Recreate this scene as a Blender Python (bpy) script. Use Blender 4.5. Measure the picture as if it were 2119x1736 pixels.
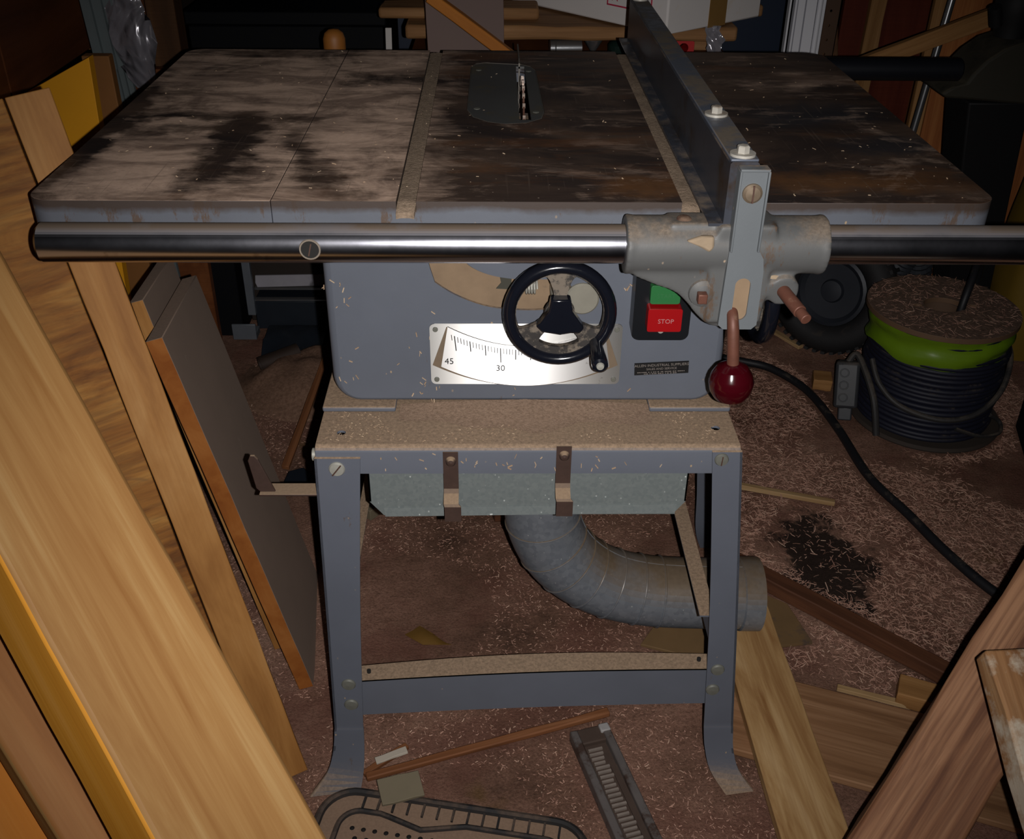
import bpy, bmesh, math, random
from math import sin, cos, pi, radians as rad, sqrt
from mathutils import Vector as V, Matrix as M, noise as mnoise
from mathutils.geometry import tessellate_polygon
random.seed(7)
for o in list(bpy.data.objects): bpy.data.objects.remove(o)
SC = bpy.context.scene
COL = SC.collection

# ------------------------------------------------------------------ camera
# phone camera held at chest height in front of the saw; focal length 2100 px on a 2119 px frame
cam_d = bpy.data.cameras.new('camera')
cam_d.sensor_width = 36.0
cam_d.lens = 36.0 * 2100 / 2119
cam_d.clip_start = 0.02
cam = bpy.data.objects.new('camera', cam_d)
COL.objects.link(cam)
CAM = V((-0.0245, -1.011, 1.243))
FW = V((0.01935, 0.84457, -0.53509)).normalized()
RT = V((0.99982, -0.0165, 0.01013))
RT = (RT - FW * RT.dot(FW)).normalized()
UP = RT.cross(FW)
cam.matrix_world = M((( RT.x, UP.x, -FW.x, CAM.x), (RT.y, UP.y, -FW.y, CAM.y), (RT.z, UP.z, -FW.z, CAM.z), (0, 0, 0, 1)))
SC.camera = cam

# ------------------------------------------------------------------ world, flash, exposure
W = bpy.data.worlds.new('dark_shed'); SC.world = W; W.use_nodes = True
W.node_tree.nodes['Background'].inputs[0].default_value = (0.9, 0.95, 1.0, 1)
W.node_tree.nodes['Background'].inputs[1].default_value = 0.0015
fl = bpy.data.lights.new('phone_flash', 'SPOT')        # the phone's flash, a little right of and below the lens
fl.energy = 62.0
fl.color = (1.0, 0.97, 0.95)
fl.shadow_soft_size = 0.0035
fl.spot_size = rad(82)
fl.spot_blend = 1.0
flo = bpy.data.objects.new('phone_flash', fl); COL.objects.link(flo)
flo.matrix_world = cam.matrix_world.copy()
flo.location = CAM + RT * 0.027 - UP * 0.006
SC.view_settings.view_transform = 'Standard'
SC.view_settings.look = 'None'
SC.view_settings.gamma = 1.0
SC.view_settings.use_curve_mapping = False
SC.view_settings.exposure = 0.0

# ------------------------------------------------------------------ mesh helpers
def axes(n):
    n = V(n).normalized()
    a = V((0, 0, 1)) if abs(n.z) < 0.9 else V((1, 0, 0))
    u = a.cross(n).normalized()
    return u, n.cross(u), n

class MB:
    """collects shapes, in world coordinates, for ONE mesh object"""
    def __init__(s): s.v = []; s.f = []
    def add(s, vs, fs):
        k = len(s.v); s.v += [V(p) for p in vs]; s.f += [tuple(i + k for i in f) for f in fs]; return s
    def box(s, x0, x1, y0, y1, z0, z1):
        return s.add([(x0,y0,z0),(x1,y0,z0),(x1,y1,z0),(x0,y1,z0),(x0,y0,z1),(x1,y0,z1),(x1,y1,z1),(x0,y1,z1)],
                     [(3,2,1,0),(4,5,6,7),(0,1,5,4),(1,2,6,5),(2,3,7,6),(3,0,4,7)])
    def obox(s, c, u, v, n, a, b, d):
        c, u, v, n = V(c), V(u), V(v), V(n)
        ps = [c + u*a*i + v*b*j + n*d*k for k in (-.5,.5) for j in (-.5,.5) for i in (-.5,.5)]
        return s.add(ps, [(2,3,1,0),(4,5,7,6),(0,1,5,4),(1,3,7,5),(3,2,6,7),(2,0,4,6)])
    def cyl(s, p0, p1, r0, r1=None, seg=24, cap=True):
        if r1 is None: r1 = r0
        p0, p1 = V(p0), V(p1); u, v, n = axes(p1 - p0)
        ps = []
        for p, r in ((p0, r0), (p1, r1)):
            ps += [p + u*r*cos(2*pi*i/seg) + v*r*sin(2*pi*i/seg) for i in range(seg)]
        fs = [(i, (i+1) % seg, seg + (i+1) % seg, seg + i) for i in range(seg)]
        if cap: fs += [tuple(reversed(range(seg))), tuple(range(seg, 2*seg))]
        return s.add(ps, fs)
    def lathe(s, o, ax, prof, seg=32):
        """prof: list of (radius, height along ax); r=0 ends are closed by tiny fans"""
        o = V(o); u, v, n = axes(ax); ps = []; fs = []
        for r, h in prof:
            r = max(r, 1e-5)
            ps += [o + n*h + u*r*cos(2*pi*i/seg) + v*r*sin(2*pi*i/seg) for i in range(seg)]
        for k in range(len(prof) - 1):
            for i in range(seg):
                j = (i + 1) % seg
                fs.append((k*seg+i, k*seg+j, (k+1)*seg+j, (k+1)*seg+i))
        return s.add(ps, fs)
    def torus(s, c, ax, R, r, seg=40, rs=12, sq=1.0):
        c = V(c); u, v, n = axes(ax); ps = []; fs = []
        for i in range(seg):
            a = 2*pi*i/seg; d = u*cos(a) + v*sin(a)
            for j in range(rs):
                b = 2*pi*j/rs
                ps.append(c + d*(R + r*cos(b)) + n*r*sq*sin(b))
        for i in range(seg):
            for j in range(rs):
                a, b = (i+1) % seg, (j+1) % rs
                fs.append((i*rs+j, a*rs+j, a*rs+b, i*rs+b))
        return s.add(ps, fs)
    def tube(s, pts, r, seg=10, cap=True):
        pts = [V(p) for p in pts]; n = len(pts)
        rr = r if isinstance(r, (list, tuple)) else [r]*n
        t0 = (pts[1] - pts[0]).normalized(); u, v, _ = axes(t0); ps = []; fs = []
        for i in range(n):
            t = (pts[min(i+1, n-1)] - pts[max(i-1, 0)]).normalized()
            u = (u - t*u.dot(t)).normalized(); v = t.cross(u)
            ps += [pts[i] + u*rr[i]*cos(2*pi*k/seg) + v*rr[i]*sin(2*pi*k/seg) for k in range(seg)]
        for i in range(n-1):
            for k in range(seg):
                j = (k+1) % seg
                fs.append((i*seg+k, i*seg+j, (i+1)*seg+j, (i+1)*seg+k))
        if cap: fs += [tuple(reversed(range(seg))), tuple(range((n-1)*seg, n*seg))]
        return s.add(ps, fs)
    def prism(s, loops, o, u, v, n, d):
        """outline (first loop) with holes (other loops), 2D in the u,v plane at o, pushed along n by d"""
        o, u, v, n = V(o), V(u), V(v), V(n)
        flat = [p for l in loops for p in l]; k = len(flat)
        tri = tessellate_polygon([[V((p[0], p[1], 0)) for p in l] for l in loops])
        ps = [o + u*p[0] + v*p[1] for p in flat] + [o + u*p[0] + v*p[1] + n*d for p in flat]
        fs = []
        for t in tri:
            a, b, c = (flat[i] for i in t)
            if (b[0]-a[0])*(c[1]-a[1]) - (b[1]-a[1])*(c[0]-a[0]) < 0: t = (t[0], t[2], t[1])
            fs.append(tuple(t[::-1])); fs.append(tuple(i + k for i in t))
        st = 0
        for l in loops:
            m = len(l)
            ar = sum(l[i][0]*l[(i+1) % m][1] - l[(i+1) % m][0]*l[i][1] for i in range(m))
            hole = l is not loops[0]
            for i in range(m):
                a, b = st + i, st + (i+1) % m
                q = (a, b, b + k, a + k)
                if (ar < 0) != hole: q = q[::-1]
                fs.append(q)
            st += m
        return s.add(ps, fs)
    def strip(s, A, B, off):
        """sheet between two polylines A and B, given thickness by the vector off"""
        n = len(A); off = V(off)
        ps = [V(p) for p in A] + [V(p) for p in B]; ps = ps + [p + off for p in ps]
        k = 2*n; fs = []
        for i in range(n-1):
            fs += [(i, i+1, n+i+1, n+i), (k+n+i, k+n+i+1, k+i+1, k+i)]
            fs += [(i+1, i, k+i, k+i+1), (n+i, n+i+1, k+n+i+1, k+n+i)]
        fs += [(0, n, k+n, k), (n-1, k+n-1, k+2*n-1, 2*n-1)]
        return s.add(ps, fs)
    def sheet(s, grid, off=None):
        """grid[i][j] of points; one sided thin sheet given thickness by off"""
        a, b = len(grid), len(grid[0]); ps = [V(p) for r in grid for p in r]; fs = []
        for i in range(a-1):
            for j in range(b-1): fs.append((i*b+j, i*b+j+1, (i+1)*b+j+1, (i+1)*b+j))
        if off is not None:
            k = len(ps); off = V(off); ps = ps + [p + off for p in ps]
            fs += [tuple(i + k for i in reversed(f)) for f in list(fs)]
            rim = [j for j in range(b)] + [i*b+b-1 for i in range(1, a)] + [(a-1)*b+j for j in range(b-2, -1, -1)] + [i*b for i in range(a-2, 0, -1)]
            for i in range(len(rim)):
                p, q = rim[i], rim[(i+1) % len(rim)]; fs.append((q, p, p + k, q + k))
        return s.add(ps, fs)

def rrect(x0, x1, y0, y1, r, seg=6, which=(1, 1, 1, 1)):
    """rounded rectangle loop, corners bl br tr tl"""
    out = []
    for (cx, cy, a0), w in zip(((x0+r, y0+r, 180), (x1-r, y0+r, 270), (x1-r, y1-r, 0), (x0+r, y1-r, 90)), which):
        if not w:
            out.append(((x0 if cx < (x0+x1)/2 else x1), (y0 if cy < (y0+y1)/2 else y1))); continue
        for k in range(seg+1):
            a = rad(a0 + 90*k/seg); out.append((cx + r*cos(a), cy + r*sin(a)))
    return out
def circ(cx, cy, r, seg=20, sy=1.0): return [(cx + r*cos(2*pi*i/seg), cy + r*sy*sin(2*pi*i/seg)) for i in range(seg)]
def spline(pts, n=8):
    """smooth curve through points"""
    pts = [V(p) for p in pts]; out = []
    for i in range(len(pts)-1):
        p0, p1, p2, p3 = pts[max(i-1, 0)], pts[i], pts[i+1], pts[min(i+2, len(pts)-1)]
        for k in range(n):
            t = k/n
            out.append(0.5*((2*p1) + (p2-p0)*t + (2*p0-5*p1+4*p2-p3)*t*t + (3*p1-p0-3*p2+p3)*t**3))
    out.append(pts[-1]); return out

WP = {}
def _finish(me, smooth, bevel, o):
    if smooth:
        me.shade_smooth(); me.set_sharp_from_angle(angle=rad(smooth))
    if bevel:
        b = o.modifiers.new('bevel', 'BEVEL'); b.width = bevel; b.segments = 2; b.limit_method = 'ANGLE'; b.angle_limit = rad(38)
        if not smooth:
            me.shade_smooth(); me.set_sharp_from_angle(angle=rad(50))
def props(o, label=None, cat=None, group=None, kind=None):
    if label: o['label'] = label
    if cat: o['category'] = cat
    if group: o['group'] = group
    if kind: o['kind'] = kind
    return o
def thing(name, label, cat, loc, group=None):
    o = bpy.data.objects.new(name, None); COL.objects.link(o); o.location = loc; o.empty_display_size = 0.05
    WP[o] = V(loc); return props(o, label, cat, group)
def part(name, mb, mat, parent, label=None, smooth=35, bevel=0, pick=None, kind=None):
    base = WP[parent]
    me = bpy.data.meshes.new(name)
    me.from_pydata([tuple(p - base) for p in mb.v], [], mb.f)
    ms = mat if isinstance(mat, (list, tuple)) else [mat]
    for m in ms: me.materials.append(m)
    if pick:
        for p in me.polygons: p.material_index = pick(p.normal, p.center + base)
    o = bpy.data.objects.new(name, me); COL.objects.link(o); o.parent = parent; WP[o] = base
    _finish(me, smooth, bevel, o); return props(o, label, kind=kind)
def solo(name, mb, mat, label=None, cat=None, group=None, kind=None, smooth=35, bevel=0, pick=None):
    """a top-level thing that is one mesh; its origin sits at its base"""
    xs = [p.x for p in mb.v]; ys = [p.y for p in mb.v]; zs = [p.z for p in mb.v]
    base = V(((min(xs)+max(xs))/2, (min(ys)+max(ys))/2, min(zs)))
    me = bpy.data.meshes.new(name)
    me.from_pydata([tuple(p - base) for p in mb.v], [], mb.f)
    ms = mat if isinstance(mat, (list, tuple)) else [mat]
    for m in ms: me.materials.append(m)
    if pick:
        for p in me.polygons: p.material_index = pick(p.normal, p.center + base)
    o = bpy.data.objects.new(name, me); COL.objects.link(o); o.location = base; WP[o] = base
    _finish(me, smooth, bevel, o); return props(o, label, cat, group, kind)

def board(name, p, L, Wd, ln, w, t, mat, label=None, cat=None, parent=None, bevel=0.002, wob=0.0008, group=None, edge=None):
    """a sawn board: corner p, length along L, width along Wd, thickness along L x Wd; local x is the grain"""
    L = V(L).normalized(); Wd = V(Wd); Wd = (Wd - L*Wd.dot(L)).normalized(); N = L.cross(Wd)
    bm = bmesh.new(); n = max(4, int(ln/0.06)); rows = []
    for i in range(n+1):
        x = ln*i/n
        rows.append([bm.verts.new((x, a*w + random.uniform(-wob, wob), b*t + random.uniform(-wob, wob))) for a, b in ((0,0),(1,0),(1,1),(0,1))])
    for i in range(n):
        for k in range(4):
            j = (k+1) % 4
            f = bm.faces.new((rows[i][k], rows[i+1][k], rows[i+1][j], rows[i][j]))
            if edge is not None and k in edge[0]: f.material_index = 1
    f1 = bm.faces.new(rows[0][::1]); f2 = bm.faces.new(rows[n][::-1])
    if edge is not None and len(edge) > 2:
        f1.material_index = f2.material_index = edge[2]
    bmesh.ops.recalc_face_normals(bm, faces=bm.faces)
    me = bpy.data.meshes.new(name); bm.to_mesh(me); bm.free()
    me.materials.append(mat)
    if edge is not None: me.materials.append(edge[1])
    o = bpy.data.objects.new(name, me); COL.objects.link(o)
    R = M((L, Wd, N)).transposed().to_4x4()
    if parent is not None:
        o.parent = parent; o.matrix_local = M.Translation(V(p) - WP[parent]) @ R
    else:
        o.matrix_world = M.Translation(V(p)) @ R
    WP[o] = V(p)
    _finish(me, 0, bevel, o); return props(o, label, cat, group)

def text_mb(txt, o, u, v, size, depth=0.0004, align='CENTER'):
    """lettering as mesh; baseline centre at o, reading along u, upright along v"""
    cu = bpy.data.curves.new('t', 'FONT'); cu.body = txt; cu.size = size; cu.align_x = align; cu.extrude = depth; cu.resolution_u = 3
    ob = bpy.data.objects.new('t', cu); COL.objects.link(ob)
    me = bpy.data.meshes.new_from_object(ob.evaluated_get(bpy.context.evaluated_depsgraph_get()))
    u, v = V(u).normalized(), V(v).normalized(); n = u.cross(v); mb = MB()
    mb.add([V(o) + u*q.co.x + v*q.co.y + n*q.co.z for q in me.vertices], [tuple(p.vertices) for p in me.polygons])
    bpy.data.objects.remove(ob); bpy.data.curves.remove(cu); bpy.data.meshes.remove(me)
    return mb

# ------------------------------------------------------------------ material helpers
class NT:
    def __init__(s, name):
        s.m = bpy.data.materials.new(name); s.m.use_nodes = True; s.t = s.m.node_tree; s.n = s.t.nodes
        s.b = s.n['Principled BSDF']; s._c = None
    def put(s, sock, val):
        if isinstance(val, bpy.types.NodeSocket): s.t.links.new(val, sock)
        elif isinstance(val, (tuple, list)) and len(val) == 3 and sock.type == 'RGBA': sock.default_value = (*val, 1)
        else: sock.default_value = val
    def obj(s):
        if s._c is None: s._c = s.n.new('ShaderNodeTexCoord').outputs['Object']
        return s._c
    def mapv(s, sc=(1,1,1), loc=(0,0,0), rot=(0,0,0), src=None):
        k = s.n.new('ShaderNodeMapping'); s.put(k.inputs[0], src or s.obj())
        k.inputs['Scale'].default_value = sc; k.inputs['Location'].default_value = loc; k.inputs['Rotation'].default_value = rot
        return k.outputs[0]
    def noise(s, scale, detail=4, rough=0.55, vec=None, dist=0.0, color=False):
        k = s.n.new('ShaderNodeTexNoise'); s.put(k.inputs['Vector'], vec or s.obj())
        k.inputs['Scale'].default_value = scale; k.inputs['Detail'].default_value = detail
        k.inputs['Roughness'].default_value = rough; k.inputs['Distortion'].default_value = dist
        return k.outputs['Color' if color else 'Fac']
    def voro(s, scale, vec=None, feat='F1', out='Distance'):
        k = s.n.new('ShaderNodeTexVoronoi'); k.feature = feat; s.put(k.inputs['Vector'], vec or s.obj()); k.inputs['Scale'].default_value = scale
        return k.outputs[out]
    def ramp(s, fac, stops, interp='LINEAR'):
        k = s.n.new('ShaderNodeValToRGB'); s.put(k.inputs[0], fac); e = k.color_ramp.elements; k.color_ramp.interpolation = interp
        while len(e) < len(stops): e.new(0.5)
        for a, (p, c) in zip(e, stops):
            a.position = p; a.color = (c, c, c, 1) if not isinstance(c, (tuple, list)) else (*c, 1)
        return k.outputs[0]
    def mix(s, fac, a, b, mode='MIX'):
        k = s.n.new('ShaderNodeMix'); k.data_type = 'RGBA'; k.blend_type = mode
        s.put(k.inputs[0], fac); s.put(k.inputs[6], a); s.put(k.inputs[7], b); return k.outputs[2]
    def math(s, op, a, b=0.0, clamp=False):
        k = s.n.new('ShaderNodeMath'); k.operation = op; k.use_clamp = clamp; s.put(k.inputs[0], a); s.put(k.inputs[1], b); return k.outputs[0]
    def sep(s, vec=None):
        k = s.n.new('ShaderNodeSeparateXYZ'); s.put(k.inputs[0], vec or s.obj()); return k.outputs
    def upness(s, lo=0.5, hi=0.9):
        g = s.n.new('ShaderNodeNewGeometry'); z = s.sep(g.outputs['True Normal'])[2]
        k = s.n.new('ShaderNodeMapRange'); k.interpolation_type = 'SMOOTHSTEP'; s.put(k.inputs[0], z); k.inputs[1].default_value = lo; k.inputs[2].default_value = hi
        return k.outputs[0]
    def blob(s, cx, cy, rx, ry, rot, src):
        k = s.n.new('ShaderNodeMapping'); k.vector_type = 'TEXTURE'; s.put(k.inputs[0], src)
        k.inputs['Location'].default_value = (cx, cy, 0); k.inputs['Rotation'].default_value = (0, 0, rot); k.inputs['Scale'].default_value = (rx, ry, 1000.0)
        l = s.n.new('ShaderNodeVectorMath'); l.operation = 'LENGTH'; s.put(l.inputs[0], k.outputs[0])
        return s.ramp(l.outputs['Value'], [(0.25, 1.0), (1.0, 0.0)], 'EASE')
    def bump(s, h, st=0.3, dist=0.002):
        k = s.n.new('ShaderNodeBump'); s.put(k.inputs['Height'], h); k.inputs['Strength'].default_value = st; k.inputs['Distance'].default_value = dist
        s.put(s.b.inputs['Normal'], k.outputs[0])
    def fin(s, col, rough=0.6, metal=0.0, spec=0.5):
        s.put(s.b.inputs['Base Color'], col); s.put(s.b.inputs['Roughness'], rough); s.put(s.b.inputs['Metallic'], metal)
        s.b.inputs['Specular IOR Level'].default_value = spec; return s.m

def sat(c, k):
    l = 0.3*c[0] + 0.59*c[1] + 0.11*c[2]; l = max(l, 1e-4)
    return tuple(min(0.98, l*(max(x, 1e-5)/l)**k) for x in c)
DUST = (0.36, 0.25, 0.16)
def wood(name, dark, mid, light, grain=(0.7, 9, 9), scale=3.0, rough=0.65, seed=0.0, fine=0.25, bmp=0.25, dirt=None, dist=0.6, knots=0):
    t = NT(name); dark, mid, light = (sat(c, 1.22) for c in (dark, mid, light))
    v = t.mapv(grain, (seed, seed*1.7, seed*.6))
    f = t.noise(scale, 5, 0.6, v, dist)
    c = t.ramp(f, [(0.3, dark), (0.5, mid), (0.68, light)])
    g = t.noise(1.0, 2, 0.5, t.mapv((9, 260, 260), (seed, 0, 0)))
    c = t.mix(t.math('MULTIPLY', t.ramp(g, [(0.35, 1.0), (0.6, 0.0)]), fine), c, dark)
    if knots:
        k = t.voro(1.0, t.mapv((knots*0.8, knots*1.8, knots*1.8), (seed*3+.3, seed, 0.3)))
        c = t.mix(t.ramp(k, [(0.04, 1.0), (0.13, 0.0)]), c, tuple(x*0.25 for x in dark))
    if dirt:
        d = t.noise(dirt[1], 6, 0.7)
        c = t.mix(t.ramp(d, [(dirt[2], 0.0), (dirt[2]+0.12, 1.0)]), c, dirt[0])
    t.bump(g, bmp, 0.001)
    return t.fin(c, rough, 0, 0.3)
def plain(name, col, rough=0.5, metal=0.0, var=0.25, sc=40, dust=0.0, dustcol=DUST, bmp=0.15, spec=0.5, dirt=None):
    t = NT(name)
    n = t.noise(sc, 5, 0.6)
    c = t.mix(t.math('MULTIPLY', n, var), col, tuple(x*0.35 for x in col))
    if dirt:
        d = t.noise(dirt[1], 6, 0.7); c = t.mix(t.ramp(d, [(dirt[2], 0.0), (dirt[2]+0.1, 1.0)]), c, dirt[0])
    r = rough; me = metal
    if dust:
        u = t.upness(0.25, 0.85); d = t.math('MULTIPLY', u, t.ramp(t.noise(22, 6, 0.65), [(0.62-dust*0.5, 0.0), (0.80-dust*0.5, 1.0)]))
        c = t.mix(d, c, t.mix(t.noise(300, 2), dustcol, tuple(x*0.62 for x in dustcol)))
        r = t.math('ADD', t.math('MULTIPLY', d, 0.9 - rough), rough)
        if metal: me = t.math('MULTIPLY', t.math('SUBTRACT', 1.0, d), metal)
    t.bump(n, bmp, 0.0006)
    return t.fin(c, r, me, spec)

# ------------------------------------------------------------------ materials
def make_table_top():
    t = NT('worn_iron_dusty')
    co = t.obj(); X = t.sep(co)[0]
    base = t.ramp(t.noise(3.2, 6, 0.62, t.mapv((1.0, 2.2, 1), (3.1, 0, 0)), 0.8), [(0.30, (0.016, 0.014, 0.016)), (0.46, (0.042, 0.028, 0.023)), (0.58, (0.085, 0.055, 0.040)), (0.72, (0.15, 0.095, 0.065))])
    rust = t.ramp(t.noise(5.5, 5, 0.6, t.mapv((0.8, 2.4, 1), (9, 2, 0)), 0.5), [(0.55, 0.0), (0.70, 1.0)])
    base = t.mix(t.math('MULTIPLY', rust, 0.55), base, (0.16, 0.062, 0.020))
    # sawdust: thick on the left wing, thinning to the right
    lx = t.n.new('ShaderNodeMapRange'); t.put(lx.inputs[0], X); lx.inputs[1].default_value = -0.17; lx.inputs[2].default_value = -0.07; lx.inputs[3].default_value = 0.10; lx.inputs[4].default_value = -0.13
    sm = t.noise(5.5, 8, 0.62, t.mapv((1.2, 1.5, 1), (2.4, 1.3, 0), (0, 0, 0.5)), 1.2)
    sm2 = t.noise(9, 6, 0.7, t.mapv((0.5, 3.0, 1), (0, 0.7, 0), (0, 0, -0.1)), 0.8)
    f = t.math('ADD', t.math('ADD', t.math('MULTIPLY', sm, 0.62), t.math('MULTIPLY', sm2, 0.38)), lx.outputs[0])
    wv = t.n.new('ShaderNodeVectorMath'); wv.operation = 'MULTIPLY_ADD'; t.put(wv.inputs[0], t.noise(14, 4, 0.6, None, 0.0, True)); wv.inputs[1].default_value = (0.10, 0.10, 0); wv.inputs[2].default_value = (-0.05-0.0, -0.05, 0)
    va = t.n.new('ShaderNodeVectorMath'); va.operation = 'ADD'; t.put(va.inputs[0], t.mapv((1, 1, 0), (0.02, 0.3, 0))); t.put(va.inputs[1], wv.outputs[0]); wp = va.outputs[0]
    for cx, cy, rx, ry, ro, am in ((-0.43, 0.315, 0.15, 0.03, 0.06, -0.18), (-0.40, 0.25, 0.12, 0.025, 0.0, -0.12), (-0.28, 0.30, 0.14, 0.03, 0.5, -0.10), (-0.335, 0.20, 0.042, 0.23, 0.03, -0.20), (-0.225, 0.13, 0.036, 0.17, 0.34, -0.20), (-0.36, 0.665, 0.22, 0.05, 0, -0.13), (-0.505, 0.25, 0.035, 0.38, 0, -0.25),
            (-0.17, 0.50, 0.10, 0.05, 0, -0.14), (-0.36, 0.46, 0.10, 0.12, 0, 0.10), (-0.27, 0.42, 0.08, 0.12, 0, 0.10), (-0.41, 0.10, 0.08, 0.10, 0, 0.10), (-0.19, 0.26, 0.06, 0.28, 0, 0.08), (0.46, 0.52, 0.10, 0.09, 0, 0.10), (0.40, 0.48, 0.12, 0.05, 0, 0.06), (0.12, 0.12, 0.16, 0.03, -0.75, 0.05), (0.48, 0.14, 0.05, 0.03, 0, 0.10)):
        f = t.math('ADD', f, t.math('MULTIPLY', t.blob(cx, cy, rx, ry, ro, wp), am))
    f = t.math('ADD', f, t.math('MULTIPLY', t.math('SUBTRACT', t.noise(45, 6, 0.75, t.mapv((0.45, 1.6, 1), (1, 2, 0), (0, 0, 0.25)), 0.5), 0.5), 0.34))
    f = t.ramp(f, [(0.40, 0.0), (0.51, 0.35), (0.58, 0.72), (0.70, 1.0)])
    bk = t.math('ADD', t.blob(0.40, 0.33, 0.15, 0.08, 0.1, wp), t.blob(0.46, 0.20, 0.09, 0.06, 0.1, wp), True)
    base = t.mix(t.math('MULTIPLY', bk, 0.85), base, t.mix(t.noise(18, 5, 0.7), (0.010, 0.012, 0.018), (0.045, 0.042, 0.046)))
    ru = t.math('ADD', t.blob(0.37, 0.065, 0.20, 0.05, 0, wp), t.blob(0.15, 0.05, 0.09, 0.04, 0.3, wp), True)
    base = t.mix(t.math('MULTIPLY', ru, 0.75), base, t.mix(t.noise(30, 5, 0.7), (0.06, 0.030, 0.015), (0.22, 0.095, 0.032)))
    d = t.mix(t.noise(160, 3, 0.6), (0.80, 0.575, 0.44), (0.58, 0.400, 0.295))
    d = t.mix(t.ramp(t.noise(11, 6, 0.7, t.mapv((0.7, 1.4, 1), (3, 3, 0), (0, 0, 0.4)), 1.0), [(0.40, 0.80), (0.58, 0.0)]), d, (0.19, 0.122, 0.092))
    c = t.mix(f, base, d)
    # straight scratches and specks
    sc = t.ramp(t.noise(1.0, 2, 0.5, t.mapv((300, 7, 1))), [(0.66, 0.0), (0.74, 0.35)])
    c = t.mix(sc, c, (0.15, 0.11, 0.085))
    sp = t.ramp(t.voro(55), [(0.035, 1.0), (0.06, 0.0)])
    c = t.mix(t.math('MULTIPLY', sp, 0.8), c, (0.45, 0.36, 0.27))
    t.bump(t.noise(90, 5, 0.6), 0.25, 0.0008)
    r = t.math('ADD', t.math('MULTIPLY', f, 0.35), 0.50)
    return t.fin(c, r, 0.0, 0.35)
M_TOP = make_table_top()
PAINT = (0.135, 0.150, 0.188)
def make_paint(name, col, rust=0.62, dust=0.5, scuff=(0.42, 0.30, 0.18), zwear=None, dcol=(0.36, 0.25, 0.165)):
    t = NT(name)
    n = t.noise(7, 5, 0.6); c = t.mix(n, tuple(x*0.82 for x in col), tuple(x*1.15 for x in col))
    st = t.ramp(t.noise(9, 7, 0.75, t.mapv((2.2, 2.2, 0.7))), [(rust, 0.0), (rust+0.05, 0.8)])
    c = t.mix(st, c, (0.10, 0.060, 0.035))
    sp = t.ramp(t.math('ADD', t.voro(60, t.mapv((1, 1, 0.7))), t.math('MULTIPLY', t.noise(160, 2), 0.12)), [(0.10, 1.0), (0.15, 0.0)])
    c = t.mix(t.math('MULTIPLY', sp, t.ramp(t.noise(9, 3), [(0.50, 0.0), (0.58, 0.9)])), c, scuff)
    u = t.upness(0.2, 0.8); d = t.math('MULTIPLY', u, t.ramp(t.noise(14, 6, 0.65), [(0.60-dust*0.5, 0.0), (0.75-dust*0.5, 1.0)]))
    c = t.mix(d, c, t.mix(t.ramp(t.noise(240, 5, 0.75), [(0.35, 0.0), (0.65, 1.0)]), dcol, tuple(x*0.55 for x in dcol)))
    if zwear: c = t.mix(t.ramp(t.math('ADD', t.math('MULTIPLY', t.math('SUBTRACT', t.sep()[2], zwear), 60.0), t.math('SUBTRACT', t.noise(12, 5, 0.7), 0.35)), [(0.05, 0.0), (0.5, 0.9)]), c, (0.055, 0.036, 0.026))
    t.bump(t.noise(260, 3, 0.6), 0.12, 0.0006)
    return t.fin(c, t.math('ADD', t.math('MULTIPLY', d, 0.35), 0.5), 0, 0.4)
M_PAINT = make_paint('grey_blue_enamel', (0.115, 0.127, 0.155), 0.66)
M_STAND = make_paint('grey_blue_enamel_stand', (0.118, 0.128, 0.156), 0.70, 0.95)
M_LEG = make_paint('grey_blue_enamel_leg', (0.110, 0.120, 0.148), 0.64, 0.7)
M_EDGE = make_paint('grey_edge_paint', (0.118, 0.128, 0.152), 0.57, 0.5, zwear=0.858)
M_CREAMDUST = plain('cream_dust_pad', (0.36, 0.27, 0.18), 0.9, 0, 0.5, 90, bmp=0.5)
M_CAST = make_paint('grey_casting_paint', (0.098, 0.099, 0.098), 0.56, 0.36, (0.45, 0.34, 0.24), dcol=(0.21, 0.165, 0.125))
M_FENCE = plain('blued_steel_fence', (0.085, 0.092, 0.115), 0.34, 0.35, 0.6, 9, 0.35, (0.16, 0.12, 0.09), dirt=((0.050, 0.034, 0.024), 5, 0.52))
M_FPAINT = make_paint('fence_bracket_paint', (0.135, 0.148, 0.158), 0.68, 0.5)
def make_chrome():
    t = NT('worn_chrome_tube')
    n = t.noise(9, 6, 0.7, t.mapv((1, 1, 1)))
    c = t.mix(t.ramp(n, [(0.60, 0.0), (0.68, 0.8)]), (0.42, 0.42, 0.47), (0.12, 0.085, 0.06))
    u = t.upness(0.62, 0.97); d = t.math('MULTIPLY', u, t.ramp(t.noise(8, 6, 0.6), [(0.30, 0.45), (0.5, 1.0)]))
    c = t.mix(d, c, (0.15, 0.11, 0.08))
    t.put(t.b.inputs['Normal'], t.n.new('ShaderNodeNewGeometry').outputs['Normal'])
    return t.fin(c, t.math('ADD', t.math('MULTIPLY', d, 0.55), t.math('ADD', t.math('MULTIPLY', n, 0.16), 0.15)), t.math('SUBTRACT', 1.0, t.math('MULTIPLY', d, 0.85)), 0.5)
M_CHROME = make_chrome()
M_BLACKTUBE = plain('black_oxide_tube', (0.010, 0.011, 0.015), 0.35, 0.3, 0.3, 20)
M_BLACK = plain('black_bakelite', (0.007, 0.008, 0.013), 0.16, 0.0, 0.3, 30, spec=0.6)
M_BLACKDUST = plain('black_bakelite_dusty', (0.040, 0.035, 0.032), 0.55, 0.0, 0.4, 90, dirt=((0.165, 0.135, 0.105), 70, 0.46), bmp=0.5)
M_SWITCH = plain('black_switch_plastic', (0.008, 0.009, 0.011), 0.35, 0, 0.3, 30, 0.15)
M_GREEN = plain('green_button_plastic', (0.026, 0.150, 0.045), 0.35, 0, 0.1, 30)
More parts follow.
